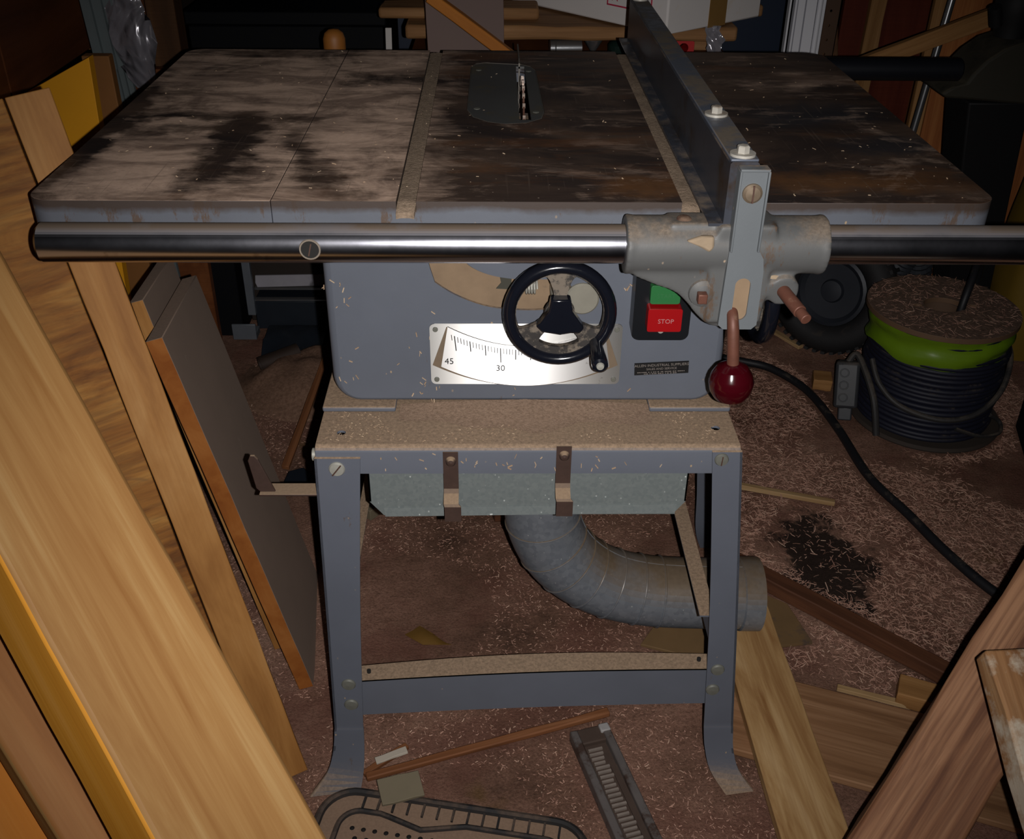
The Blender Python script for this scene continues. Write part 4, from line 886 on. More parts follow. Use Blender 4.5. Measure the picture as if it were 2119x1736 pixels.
solo('board', MB().box(-0.80, -0.748, 0.985, 1.01, 0.0, 0.79), M_ORANGEEDGE, 'narrow orange-brown board behind the yellow one', 'board', None, None, 0, 0.002)
solo('board', MB().box(-0.86, -0.69, 1.20, 1.225, 0.0, 0.715), M_DARKPLY, 'dark brown board standing behind the narrow orange-brown one', 'board', None, None, 0, 0.002)
def ribbed(x0, x1, z0, z1, y, sl):
    xs = []; n = 3; st = (x1-x0)/n
    for i in range(n):
        xs += [(x0+st*(i+0.0), 0), (x0+st*(i+0.70), 0), (x0+st*(i+0.78), -0.006), (x0+st*(i+0.92), -0.006)]
    xs.append((x1, 0))
    return MB().strip([(x, y+d, z0 + sl*(x-x0)) for x, d in xs], [(x-0.04, y+d, z1) for x, d in xs], (0, 0.002, 0))
solo('ribbed_sheet', ribbed(-0.825, -0.760, 0.715, 1.5, 1.12, 0.5), M_GROOVE, 'upper grey ribbed sheet hanging beside the cupboard', 'ribbed sheet', 'grey ribbed sheets', None, 0)
solo('ribbed_sheet', ribbed(-0.775, -0.735, 0.0, 0.74, 1.17, 0.0), M_GROOVE, 'lower grey ribbed sheet standing under the hanging one', 'ribbed sheet', 'grey ribbed sheets', None, 0)
# hanging plastic bag
g = []
for i in range(23):
    f = i/22.0; z = 1.18 - 0.482*f
    hw = 0.012 + 0.034*max(0, f-0.42)/0.42 if f < 0.84 else 0.046 - 0.030*((f-0.84)/0.16)
    cxb = -0.775 + 0.052*f + 0.012*sin(f*5); row = []
    for j in range(16):
        a = 2*pi*j/15
        r = hw*(1 + 0.55*mnoise.noise(V((cos(a)*3, sin(a)*3, f*14))))
        row.append((cxb + r*cos(a), 1.12 + 0.55*r*sin(a), z + 0.006*mnoise.noise(V((j*.7, f*12, 3)))))
    g.append(row)
solo('plastic_bag', MB().sheet(g), M_FILM, 'crumpled clear plastic bag hanging behind the left rear table corner', 'plastic bag', None, None, 45)
solo('post', MB().box(-0.855, -0.785, 1.58, 1.65, 0, 2.4), M_POST, 'dark brown timber post right of the plastic bag', 'post', None, None, 0, 0.003)
solo('post', MB().box(-0.96, -0.895, 1.72, 1.79, 0, 2.4), M_DARKPLY, 'darker reddish post half hidden behind the plastic bag', 'post', None, None, 0, 0.003)
nav = thing('steel_cabinet', 'dark navy steel cabinet against the back wall behind the bench', 'cabinet', (0.1, 2.5, 0))
part('body', MB().box(-0.64, 0.965, 2.23, 2.88, 0, 1.7), M_NAVY, nav, None, 0, 0.004)
for k in range(3):
    x0 = -0.632 + k*0.53; d = part('door', MB().box(x0, x0+0.524, 2.214, 2.229, 0.03, 1.68), M_NAVY, nav, None, 0, 0.003)
    part('handle', MB().box(x0+0.03, x0+0.045, 2.200, 2.214, 0.80, 0.92), M_NAVYDARK, d, None, 0, 0.002)
blk = thing('tool_chest', 'black chest in the dark behind the left wing', 'chest', (-0.6, 1.9, 0))
part('body', MB().box(-0.80, -0.30, 1.72, 2.12, 0, 0.70), M_NAVYDARK, blk, None, 0, 0.004)
part('lid', MB().box(-0.805, -0.295, 1.715, 2.125, 0.702, 0.735), M_NAVYDARK, blk, None, 0, 0.004)
solo('wooden_pole', MB().lathe((-0.316, 0.95, 0), (0,0,1), [(0,0),(0.018,0),(0.018,0.80),(0.0205,0.815),(0.0205,0.832),(0.017,0.842),(0.009,0.848),(0,0.849)], 24), M_ORANGE, 'round-topped orange pole standing behind the left wing', 'pole', None, None, 40)

# ------------------------------------------------------------------ bench behind the saw
ben = thing('work_bench', 'rough timber bench of thick dusty boards behind the saw', 'bench', (0.13, 1.4, 0))
lean('bench_board', (-0.205, 1.20, 0.806), (0.488, 1.20, 0.806), (0, 1, 0), 0.24, 0.028, (0,0,-1), M_BENCH, 'front board, split at its right end', None, ben, 0.006, None, None, 0.002)
lean('bench_board', (-0.205, 1.46, 0.806), (0.60, 1.46, 0.806), (0, 1, 0), 0.26, 0.028, (0,0,-1), M_BENCH, None, None, ben, 0.005, None, None, 0.002)
lean('bench_shelf', (-0.20, 1.205, 0.738), (0.485, 1.205, 0.738), (0, 1, 0), 0.30, 0.016, (0,0,-1), M_DARKPLY, None, None, ben, 0.002)
for x in (-0.17, 0.42):
    for y in (1.31, 1.62): part('leg', MB().box(x, x+0.05, y, y+0.05, 0, 0.777), M_BENCH, ben, None, 0, 0.003)
lean('timber_offcut', (-0.265, 1.262, 0.829), (0.075, 1.262, 0.829), (0, 1, 0), 0.10, 0.0225, (0,0,-1), M_BENCH, 'short dusty timber lying on the bench left of the white box', 'timber', None, 0.006, None, None, 0.002)
solo('thin_stick', MB().obox((-0.248, 1.20, 0.40), (1,0,0), (0,1,0), (0.02,0.02,1), 0.013, 0.006, 0.80), M_GREYBOX, 'thin pale upright stick left of the bench', 'stick', None, None, 0, 0.001)
lean('board', (-0.133, 1.00, 0.0), (-0.155, 1.06, 1.02), (1, 0.12, 0), 0.150, 0.012, (0, 1, 0), plain('mauve_brown_hardboard', (0.16, 0.108, 0.094), 0.8, 0, 0.3, 6), 'mauve-brown hardboard sheet leaning upright behind the blade', 'board', None, 0.001, ((1, 3), M_DARKPLY))
lean('wooden_stick', (0.165, 0.835, 0.700), (-0.147, 0.972, 0.893), (0.4, 0.0, 0.9), 0.021, 0.021, (0, 1, 0), wood('orange_square_stick', (0.26, 0.105, 0.02), (0.38, 0.165, 0.035), (0.44, 0.21, 0.06), (0.8, 9, 9), 2.2), 'square orange stick slanting in front of the hardboard sheet', 'stick', None, 0.002)
bx = thing('cardboard_box', 'white cardboard box with red print and brown tape on the bench', 'box', (0.25, 1.40, 0.8095))
bc = V((0.322, 1.105, 0.8095)); du = V((-0.334, 0.40, 0)).normalized(); dv = V((0.40, 0.334, 0)).normalized()
q = [bc, bc + du*0.55, bc + du*0.55 + dv*0.30, bc + dv*0.30]; hh = V((0, 0, 0.30))
part('carton', MB().add(q + [p + hh for p in q], [(3,2,1,0),(4,5,6,7),(0,1,5,4),(1,2,6,5),(2,3,7,6),(3,0,4,7)][::1]), [M_WHITEBOX, M_GREYBOX], bx, None, 0, 0.004, lambda n, c: 1 if n.dot(-du) > 0.7 else 0)  # side face gets a darker copy of the card, shade put into the colour
no = -dv; 
part('tape_band', MB().obox(bc + dv*0.155 + hh*0.5 - du*0.0008, dv, (0,0,1), du, 0.055, 0.302, 0.0012), M_TAPE, bx, 'brown tape band', 0)
fc = bc + du*0.105 + V((0,0,0.066)) - dv*0.0006
part('red_frame', MB().obox(fc - V((0,0,0.030)), du, (0,0,1), dv, 0.125, 0.003, 0.0008).obox(fc + V((0,0,0.046)), du, (0,0,1), dv, 0.125, 0.003, 0.0008).obox(fc + du*0.061 + V((0,0,0.008)), du, (0,0,1), dv, 0.003, 0.078, 0.0008).obox(fc - du*0.061 + V((0,0,0.008)), du, (0,0,1), dv, 0.003, 0.078, 0.0008), M_REDINK, bx, 'red printed frame', 0)
part('red_lettering', text_mb('A', fc + du*0.040 - V((0,0,0.021)) - dv*0.0004, -du, (0,0,1), 0.026, 0.0002), M_REDINK, bx, None, 0)
part('red_lettering', text_mb('D', fc - du*0.036 - V((0,0,0.013)) - dv*0.0004, -du, (0,0,1), 0.026, 0.0002), M_REDINK, bx, None, 0)
vis = solo('red_box', MB().prism([rrect(0.352, 0.402, 0.739, 0.776, 0.003, 2), circ(0.380, 0.762, 0.010, 16)[::-1]], (0, 1.215, 0), ex, ez, ey, 0.06), M_REDPL, 'red plastic block with a round hole on the bench shelf', 'plastic block', None, None, 30)
solo('steel_can', MB().cyl((0.098, 1.235, 0.756), (0.165, 1.24, 0.756), 0.017, seg=24).torus((0.11, 1.236, 0.756), (1,0,0), 0.0165, 0.0015, 20, 6), M_STEEL, 'bright steel tin lying on the bench shelf', 'tin', None, None, 35)
solo('funnel', MB().lathe((0.190, 1.235, 0.739), (0,0,1), [(0.004,0),(0.006,0.012),(0.020,0.034),(0.0205,0.0365),(0.018,0.034),(0.005,0.012)], 24), M_STEEL, 'small steel funnel beside the tin on the bench shelf', 'funnel')
solo('bottle', MB().lathe((0.245, 1.24, 0.739), (0,0,1), [(0,0),(0.022,0),(0.023,0.003),(0.023,0.024),(0.018,0.030),(0.009,0.033),(0.009,0.0365),(0,0.0365)], 24), M_DKGREEN, 'dark green bottle on the bench shelf left of the red block', 'bottle')
g = [[(0.418 + 0.032*j/8 + 0.010*mnoise.noise(V((i*.5, j*.5, 1))) + 0.010*(i/9), 1.196 - 0.014*sin(pi*i/9) + 0.008*mnoise.noise(V((i*.6, j*.8, 5))), 0.811 - 0.075*i/9) for j in range(9)] for i in range(10)]
solo('plastic_film', MB().sheet(g, (0, 0.0008, 0)), M_FILM, 'scrap of clear film hanging off the bench edge by the red block', 'plastic film', None, None, 60)

# ------------------------------------------------------------------ behind, right
for k, (x, dx, w) in enumerate(((0.683, 0.000, 0.004), (0.688, 0.007, 0.004), (0.696, 0.005, 0.016), (0.717, 0.003, 0.024), (0.748, 0.002, 0.010))):
    A = [(x + dx*0.0, 1.50, 0.0), (x + dx, 1.55, 1.4)]; B = [(x + w + 0.001, 1.50, 0.0), (x + dx + w, 1.55, 1.4)]
    if k == 0: A = spline([(x-0.001,1.5,0),(x-0.006,1.52,0.7),(x-0.001,1.535,0.95),(x+0.006,1.55,1.4)], 5); B = [p + V((0.004,0,0)) for p in A]
    names = ['outermost bowed white plastic strip left of the bundle by the perforated upright', 'second narrow white plastic strip from the left in the upright bundle', 'middle white plastic strip of the upright bundle', 'widest white plastic strip in the upright bundle', 'rounded white plastic strip nearest the perforated upright']
    if k < 4: solo('plastic_strip', MB().strip(A, B, (0, 0.02, 0)), M_WHITE, names[k], 'plastic strip', 'white plastic strips', None, 0)
    else: solo('plastic_strip', MB().cyl((0.751, 1.51, 0), (0.753, 1.55, 1.4), 0.0065, seg=16), M_WHITE, names[k], 'plastic strip', 'white plastic strips', None, 40)
hl = [circ(0.780, 0.55 + 0.033*i, 0.0032, 8)[::-1] for i in range(16)]
solo('steel_upright', MB().prism([[(0.766,0),(0.802,0),(0.802,1.4),(0.766,1.4)]] + hl, (0,1.53,0), ex, ez, ey, 0.002).box(0.800, 0.802, 1.53, 1.57, 0, 1.4), plain('brown_painted_steel', (0.085, 0.040, 0.018), 0.6, 0, 0.4, 20), 'brown perforated steel upright right of the white strips', 'upright', None, None, 0)
solo('backing_lath', MB().box(0.770, 0.790, 1.575, 1.585, 0, 1.35), M_WHITE, 'white backing lath added behind the perforated upright so its holes show pale', 'lath', None, None, 0)  # added backing, makes the holes of the upright read as pale dots
part_w = thing('wall_partition', None, None, (1.5, 2.04, 0)); part_w['kind'] = 'structure'
for k in range(4):
    part('panel', MB().box(0.97 + 0.28*k, 0.97 + 0.28*k + 0.278, 2.02, 2.04, 0, 2.0), M_OX, part_w, None, 0, 0.001)
for x in (1.028, 1.206, 1.50, 1.80): board('batten', (x, 1.995, 0.0), (0.012, 0, 1), (1, 0, 0), 2.0, 0.044, 0.025, M_BATTEN, None, None, part_w, 0.002)
lean('batten', (0.70, 1.27, 0.698), (1.36, 1.31, 0.945), (0, 0, -1), 0.036, 0.020, (0, 1, 0), M_BATTEN, 'diagonal brown batten crossing in front of the steel rod', 'batten', None, 0.002)
lean('board', (1.045, 1.50, 0.0), (1.105, 1.62, 1.15), (1, 0, 0), 0.165, 0.022, (0, 1, 0), M_PLANKR, 'red-brown knotty plank leaning behind the right rear table corner', 'plank', None, 0.002)
lean('board', (0.985, 1.44, 0.0), (1.055, 1.60, 0.92), (1, 0, 0), 0.035, 0.018, (0, 1, 0), M_BATTEN, 'narrow brown batten leaning left of the knotty plank', 'batten', None, 0.002)
lean('board', (1.215, 1.46, 0.0), (1.30, 1.64, 1.0), (1, 0, 0), 0.22, 0.022, (0, 1, 0), M_PLANKR, 'wide red-brown plank leaning behind the black iron horn', 'plank', None, 0.002)
lean('board', (0.880, 1.50, 0.0), (0.79, 1.66, 0.75), (1, 0, 0), 0.05, 0.02, (0, 1, 0), M_POST, 'dark short batten leaning under the black rear rail', 'batten', None, 0.002)
solo('steel_rod', MB().cyl((0.928, 1.36, 0.0), (1.026, 1.415, 1.0), 0.0085, seg=18), M_STEEL, 'bright steel rod leaning behind the black rear rail', 'rod', None, None, 40)
anv = thing('anvil', 'black iron anvil with pointed horn standing right of the saw', 'anvil', (1.04, 1.08, 0))
hp = [(0.861,0.722),(0.880,0.735),(0.905,0.742),(0.915,0.760),(0.935,0.785),(0.965,0.808),(1.00,0.820),(1.10,0.822),(1.24,0.822),(1.24,0.70),(1.06,0.700),(0.96,0.708),(0.91,0.712),(0.875,0.714)]
part('anvil_body', MB().prism([hp[::-1]], (0, 1.14, 0), ex, ez, (0,-1,0), 0.13), M_OLIVE, anv, 'horn and body', 0, 0.012)
part('clamp_screw', MB().lathe((0.995, 1.07, 0.82), (0,0,1), [(0.030,0),(0.034,0.03),(0.040,0.045),(0.040,0.075),(0.03,0.09),(0.03,0.12),(0,0.13)], 20).cyl((0.955, 1.05, 0.845), (0.94, 1.04, 0.88), 0.012, seg=12), M_BLKIRON, anv)
part('stand_post', MB().add([(0.93,1.03,0.70),(1.055,1.03,0.70),(1.225,1.27,0.0),(1.13,1.27,0.0),(0.93,1.15,0.70),(1.055,1.15,0.70),(1.225,1.36,0.0),(1.13,1.36,0.0)], [(3,2,1,0),(4,5,6,7),(0,1,5,4),(1,2,6,5),(2,3,7,6),(3,0,4,7)]), M_BLKIRON, anv, None, 0, 0.004)
sk = thing('sack', 'yellow and green striped sack by the right frame edge', 'sack', (1.36, 1.30, 0))
def pillow(x0, x1, y0, y1, z0, z1):
    g = []
    for i in range(15):
        f = i/14; r = []
        for j in range(25):
            a = 2*pi*j/24; e = 1 - 0.25*abs(2*f-1)**3
            sx = (abs(cos(a))**0.5)*(1 if cos(a) > 0 else -1); sy = (abs(sin(a))**0.5)*(1 if sin(a) > 0 else -1)
            r.append(((x0+x1)/2 + (x1-x0)/2*e*sx + 0.006*mnoise.noise(V((a, f*5, 0))), (y0+y1)/2 + (y1-y0)/2*e*sy, z0 + (z1-z0)*f))
        g.append(r)
    return MB().sheet(g)
part('sack_body', pillow(1.24, 1.50, 1.20, 1.38, 0.002, 0.52), M_SACKY, sk, None, 60)
for z, w in ((0.435, 0.035), (0.30, 0.05)):
    part('green_band', MB().obox((1.36, 1.194, z), (0.8,0,0.6), (-0.6,0,0.8), (0,1,0), 0.25, w, 0.004), M_SACKG, sk, 'dark green diagonal band', 0, 0.001)

# cable reel
reel = thing('cable_reel', 'cable drum wound with dark cable under lime green film, right of the saw', 'cable reel', (0.968, 0.99, 0))
RX, RY, RR, RHt = 0.966, 0.985, 0.161, 0.272
part('lower_disc', MB().lathe((RX+0.008, RY-0.012, 0.002), (0,0,1), [(0,0),(RR+0.004,0),(RR+0.006,0.004),(RR+0.004,0.012),(0,0.012)], 56), plain('dark_reel_disc', (0.045, 0.033, 0.026), 0.8), reel, 'lower disc', 30)
g = []
prof = []
for i in range(22):
    z = 0.018 + i*0.0112
    for k in range(5):
        b = -pi/2 + pi*k/4
        prof.append((0.143 + 0.0058*cos(b) + 0.003*sin(i*1.3) - 0.010*max(0, (z-0.2)/0.07), z + 0.0056*sin(b)))
part('wound_cable', MB().lathe((RX+0.003, RY-0.006, 0), (0,0,1), prof, 64), M_NAVYCABLE, reel, 'many turns of dark navy cable', 60)
A = []
for i in range(9):
    f = i/8
    row = []
    for j in range(97):
        a = 2*pi*j/96; low = 0.066 + 0.007*sin(a*3+1) + 0.004*sin(a*7)
        z = RHt - 0.012 - low*f; r = 0.150 + 0.004*sin(f*pi*2.5 + a*2) + 0.0025*mnoise.noise(V((cos(a)*6, sin(a)*6, f*6)))
        row.append((RX + r*cos(a), RY - 0.004 + r*sin(a), z))
    A.append(row)
part('green_film', MB().sheet(A), M_LIME, reel, 'lime green film wrapped under the top disc', 60)
uh = circ(RX, RY+0.005, RR, 64); hl = [circ(RX+0.002, RY+0.008, 0.043, 28, 0.85)[::-1], circ(RX-0.056, RY+0.006, 0.010, 12, 0.7)[::-1], circ(RX+0.065, RY+0.002, 0.009, 12, 0.7)[::-1]]
part('upper_disc', MB().prism([uh] + hl, (0, 0, RHt-0.012), ex, ey, ez, 0.012), [M_REELEDGE, M_REELDISC], reel, 'upper disc covered with shavings', 0, 0.0015, lambda n, c: 1 if n.z > 0.5 else 0)
part('core_tube', MB().lathe((RX+0.002, RY+0.008, 0.03), (0,0,1), [(0.044,0.228),(0.042,0.0),(0,0.0)], 28), plain('core_wood', (0.13, 0.075, 0.045), 0.8), reel)
part('cable_end', MB().tube(spline([(RX+0.030, RY-0.010, 0.20), (RX+0.036, RY-0.008, 0.285), (RX+0.062, RY+0.030, 0.335), (RX+0.092, RY+0.085, 0.352), (RX+0.125, RY+0.13, 0.30), (RX+0.14, RY+0.165, 0.21)], 6), 0.0085, 12), M_CABLE, reel, 'loose cable end poking through the centre hole')
loop = [(RX-0.152, RY-0.045, 0.165), (RX-0.140, RY-0.085, 0.124), (RX-0.10, RY-0.128, 0.092), (RX-0.02, RY-0.160, 0.078), (RX+0.055, RY-0.154, 0.090), (RX+0.115, RY-0.118, 0.128), (RX+0.152, RY-0.05, 0.175), (RX+0.158, RY+0.02, 0.20)]
part('loose_turn', MB().tube(spline(loop, 6), 0.0062, 10), M_OLDCABLE, reel, 'loose dusty grey turn hanging low')
loop = [(RX+0.02, RY-0.152, 0.050), (RX+0.08, RY-0.150, 0.030), (RX+0.135, RY-0.125, 0.022), (RX+0.150, RY-0.09, 0.028), (RX+0.12, RY-0.095, 0.050)]
part('loose_turn', MB().tube(spline(loop, 6), 0.0045, 10), M_OLDCABLE, reel, 'short loose loop near the floor')
ob = thing('cable_socket', 'dark grey trailing socket box beside the cable reel', 'socket', (0.775, 0.935, 0))
bx0 = V((0.772, 0.945, 0.098)); bu, bv, bn = V((0.93, -0.33, 0.12)).normalized(), V((0.0, 0.35, 0.94)).normalized(), None
bv = (bv - bu*bv.dot(bu)).normalized(); bn = bu.cross(bv)
part('socket_body', MB().obox(bx0, bu, bv, bn, 0.052, 0.105, 0.045), M_OUTLET, ob, None, 0, 0.007)
for k in (-1, 0, 1): part('socket_ring', MB().torus(bx0 + bv*0.028*k + bn*0.0225 - bu*0.006, bn, 0.009, 0.0014, 20, 6), M_OUTLET, ob)
part('socket_lead', MB().tube(spline([bx0 + bv*0.05, bx0 + bv*0.065 + bu*0.02, (0.812, 0.885, 0.10), (0.825, 0.855, 0.02)], 6), 0.0075, 10), M_OLDCABLE, ob, 'short lead to the reel')
part('socket_foot', MB().obox(bx0 - bv*0.066, bu, bv, bn, 0.03, 0.030, 0.03), M_OUTLET, ob, None, 0, 0.003)
# tyre wheel behind the reel
ty = thing('tyred_wheel', 'black rubber tyred wheel leaning behind the cable reel', 'wheel', (0.88, 1.22, 0))
tcx = V((0.834, 1.305, 0.160)); tax = V((-0.60, -0.76, 0.22)).normalized(); tu, tv, _ = axes(tax)
part('tyre', MB().torus(tcx, tax, 0.122, 0.036, 56, 14, 1.15), M_TYRE, ty, 'rubber tyre', 50)
mbt = MB()
for i in range(44):
    a = 2*pi*i/44; d = tu*cos(a) + tv*sin(a)
    mbt.obox(tcx + d*0.1565, tax, d.cross(tax), d, 0.058, 0.010, 0.007)
part('tread_lugs', mbt, M_TYRE, ty, 'tread blocks', 0)
part('wheel_disc', MB().lathe(tcx, tax, [(0.088,-0.01),(0.088,0.018),(0.080,0.021),(0.070,0.012),(0.03,0.010),(0.026,0.020),(0.010,0.022),(0,0.022)], 36), M_HUB, ty, 'steel wheel disc', 30)
# ribbed hose
hs = spline([(0.99, 1.40, 0.036), (0.985, 1.345, 0.16), (0.988, 1.30, 0.245), (1.02, 1.297, 0.27), (1.055, 1.34, 0.16), (1.07, 1.38, 0.036)], 14)
solo('ribbed_hose', MB().tube(hs, [0.030 + 0.004*(i % 2) for i in range(len(hs))], 16), plain('grey_black_hose', (0.030, 0.034, 0.042), 0.6, 0, 0.3, 20), 'dark ribbed hose arching behind the cable reel', 'hose', None, None, 20)
solo('timber_block', MB().box(0.93, 1.00, 1.60, 1.72, 0.0, 0.10), M_BATTEN, 'brown timber block on the floor behind the tyre', 'timber block', None, None, 0, 0.003)
mc = thing('machine_panel', 'black sheet-metal machine panel at the right frame edge', 'machine panel', (1.17, 0.72, 0))
lean('side_panel', (1.055, 0.52, 0.0), (1.17, 0.92, 0.0), (0, 0, 1), 0.34, 0.02, (1, -0.3, 0), M_NAVYDARK, None, None, mc, 0.003)
lean('red_side', (1.095, 0.52, 0.0), (1.205, 0.92, 0.0), (0, 0, 1), 0.30, 0.012, (1, -0.3, 0), plain('dark_red_paint', (0.06, 0.012, 0.010), 0.5), None, None, mc, 0.002)

# power cable across the floor
cp = spline([(0.42, 1.22, 0.010), (0.52, 1.23, 0.011), (0.61, 1.20, 0.012), (0.67, 1.162, 0.012), (0.728, 1.057, 0.012), (0.752, 0.898, 0.012), (0.764, 0.711, 0.012), (0.803, 0.579, 0.012), (0.835, 0.46, 0.012), (0.88, 0.348, 0.012), (0.97, 0.20, 0.011), (1.10, 0.10, 0.011)], 8)
solo('power_cable', MB().tube(cp, 0.0095, 12), M_CABLE, 'thick black power cable snaking over the shavings right of the saw', 'cable')

# ------------------------------------------------------------------ duct elbow under the saw
du_ = thing('dust_duct', 'galvanised segmented duct elbow under the saw stand', 'duct', (0.2, 0.2, 0.09))
path = [(0.0465, 0.185, 0.4605), (0.0465, 0.185, 0.400), (0.0470, 0.187, 0.345), (0.0555, 0.190, 0.290), (0.0790, 0.193, 0.240), (0.1150, 0.197, 0.200), (0.1600, 0.199, 0.172), (0.2150, 0.200, 0.156), (0.2800, 0.200, 0.150), (0.3800, 0.200, 0.1475)]
ps = spline(path, 5); DR = 0.0560
part('duct_pipe', MB().tube(ps, DR, 36, False).tube([p for p in ps], DR-0.0015, 36, False), M_DUCT, du_, None, 60)
for i in (6, 13, 18, 22, 26, 30, 34, 37):
    p = ps[i]; t = (ps[i+1]-ps[i-1]).normalized()
    tl = (t + V((0, 0, 0.10)) * (1 if i < 30 else 0)).normalized()
    part('duct_seam', MB().torus(p, tl, DR+0.0002, 0.0016, 44, 8), M_DUCT, du_)
part('end_collar', MB().lathe((0.365, 0.200, 0.1478), (1, 0, -0.02), [(DR+0.0005,0),(DR+0.003,0.002),(DR+0.003,0.032),(DR-0.004,0.034),(DR-0.004,0.004)], 44), M_DUCT, du_, 'wider collar at the open end', 30)
part('long_seam', MB().tube([p + V((0, 0.006, 0)) + (V((0.60, -0.1, 0.8)).normalized() - (ps[min(i+1, len(ps)-1)]-ps[max(i-1, 0)]).normalized()*V((0.60, -0.1, 0.8)).normalized().dot((ps[min(i+1, len(ps)-1)]-ps[max(i-1, 0)]).normalized())).normalized()*DR for i, p in enumerate(ps[10:], 10)], 0.0012, 6), M_DUCT, du_)

# ------------------------------------------------------------------ on the floor, right
lean('board', (0.356, 0.335, 0.0335), (0.372, -0.42, 0.0335), (1, 0, 0), 0.096, 0.020, (0, 0, -1), M_FLOORBOARD, 'pale flat board with cathedral grain by the right front foot', 'board', None, 0.002)
lean('board', (0.368, 0.178, 0.0125), (1.02, -0.065, 0.0125), (-0.36, -0.93, 0), 0.172, 0.0125, (0, 0, -1), M_PLANKE, 'weathered brown plank lying under the pale flat board', 'plank', None, 0.002)
lean('batten', (0.402, 0.432, 0.030), (0.775, 0.072, 0.030), (0.69, 0.72, 0), 0.030, 0.029, (0, 0, -1), M_STRIPD, 'dark red-brown batten on the shavings right of the stand', 'batten', None, 0.002)
lean('batten', (0.42, 0.700, 0.012), (0.667, 0.618, 0.012), (0.3, 0.95, 0), 0.013, 0.010, (0, 0, -1), M_OFFCUT, 'thin pale batten on the shavings near the right stand leg', 'batten', None, 0.001)
lean('batten', (0.53, 0.128, 0.010), (0.70, 0.066, 0.010), (0.3, 0.95, 0), 0.010, 0.008, (0, 0, -1), M_OFFCUT, 'thin pale strip lying along the weathered plank', 'batten', None, 0.001)
lean('timber_block', (0.632, 0.140, 0.030), (0.745, 0.090, 0.030), (-0.3, -0.95, 0), 0.045, 0.028, (0, 0, -1), M_BATTEN, 'small brown block beside the weathered plank', 'timber block', None, 0.002)
lean('timber_block', (0.757, 1.130, 0.030), (0.800, 1.120, 0.030), (-0.2, -0.98, 0), 0.05, 0.028, (0, 0, -1), M_BATTEN, 'small brown block by the socket box', 'timber block', None, 0.002)
lean('wooden_stick', (0.60, 1.49, 0.010), (0.90, 1.47, 0.010), (0, 1, 0), 0.010, 0.008, (0, 0, -1), M_OFFCUT, 'thin pale stick on the floor behind the side handwheel', 'stick', None, 0.001)
lean('wooden_stick', (0.69, 1.42, 0.010), (0.765, 1.285, 0.010), (1, 0.5, 0), 0.016, 0.008, (0, 0, -1), M_OFFCUT, 'short pale splinter below the side handwheel', 'stick', None, 0.001)
lean('wooden_stick', (0.60, 1.66, 0.012), (0.84, 1.53, 0.012), (0.5, 1, 0), 0.03, 0.010, (0, 0, -1), M_BATTEN, 'brown lath on the floor left of the tyre', 'stick', None, 0.001)
solo('plywood_scrap', MB().prism([[(0.226,0.232),(0.30,0.205),(0.52,0.235),(0.50,0.33),(0.40,0.40),(0.30,0.345)]], (0,0,0.0), ex, ey, ez, 0.006), M_PLYFLOOR, 'flat ochre plywood scrap under the duct outlet', 'plywood scrap', None, None, 0, 0.001)
# leaning timbers, lower right corner
Lr = V((0.228, 0.204, 0.237)).normalized(); r0 = V((0.376, -0.301, 0.23)) - Lr*0.345
TCr = (CAM - V((0.5, -0.2, 0.35))).normalized(); Wr = -TCr.cross(Lr).normalized()
if Wr.x < 0: Wr = -Wr
lean('timber_beam', r0 + V((0,0,0.006)), r0 + Lr*1.30, Wr, 0.100, 0.045, -TCr, M_OLD, 'weathered red-brown timber leaning across the lower right corner', 'timber', None, 0.004, None, None, 0.003)
lean('timber_beam', (0.485, -0.262, 0.487), (0.534, -1.115, 0.010), (0.9, 0.10, 0.05), 0.14, 0.030, (0.1, 0.5, -0.8), M_PAINTED, 'paint-splashed timber propped on the weathered one at the right edge', 'timber', None, 0.003, None, None, 0.002)

# ------------------------------------------------------------------ on the floor, front
mt = thing('rubber_mat', 'dusty black rubber tray mat with round holes at the lower edge', 'rubber mat', (-0.05, -0.25, 0))
mu = V((0.983, -0.183, 0)); mv = V((-0.183, -0.983, 0)); m0 = V((-0.262, -0.050, 0.002))
ML, MW = 0.385, 0.36
hs_ = []
for r_ in range(12):
    for c_ in range(22):
        x = 0.055 + c_*0.0162 + (0.0081 if r_ % 2 else 0); y = 0.062 + r_*0.0150
        if x < ML-0.05 and y < MW-0.05 and not (r_ < 1 and (9 < c_ < 14)): hs_.append(circ(x, y, 0.0036, 8))
outer = rrect(0.004, ML-0.004, 0.004, MW-0.004, 0.05, 8)
part('mat_base', MB().prism([outer] + [h_[::-1] for h_ in hs_], m0, mu, mv, (0,0,1), 0.006), M_MAT, mt, 'perforated base', 0)
part('mat_hole_shade', MB().prism([rrect(0.02, ML-0.02, 0.02, MW-0.02, 0.045, 6)], m0 - V((0,0,0.001)), mu, mv, (0,0,1), 0.0015), M_HOLESHADE, mt, None, 0)  # dark sheet giving the mat holes their shade by colour
def ring(ins, r, z, wav=0):
    lp = rrect(ins, ML-ins, ins, MW-ins, max(0.05-ins*0.6, 0.02), 8); pts = []
    for i in range(len(lp)):
        a, b = lp[i], lp[(i+1) % len(lp)]; n_ = max(1, int(sqrt((a[0]-b[0])**2 + (a[1]-b[1])**2)/0.012))
        for k in range(n_):
            x, y = a[0]+(b[0]-a[0])*k/n_, a[1]+(b[1]-a[1])*k/n_
            if wav and y < 0.12: y += wav*max(0, 1-abs(x-0.15)/0.06)
            pts.append(m0 + mu*x + mv*y + V((0, 0, z)))
    pts.append(pts[0]); pts.append(pts[1]); return MB().tube(pts, r, 8)
part('outer_rim', ring(0.004, 0.0058, 0.0075), M_MATRIM, mt, 'raised outer rim')
part('inner_rim', ring(0.034, 0.0042, 0.0075, 0.016), M_MATRIM, mt, 'inner ridge')
mbk = MB()
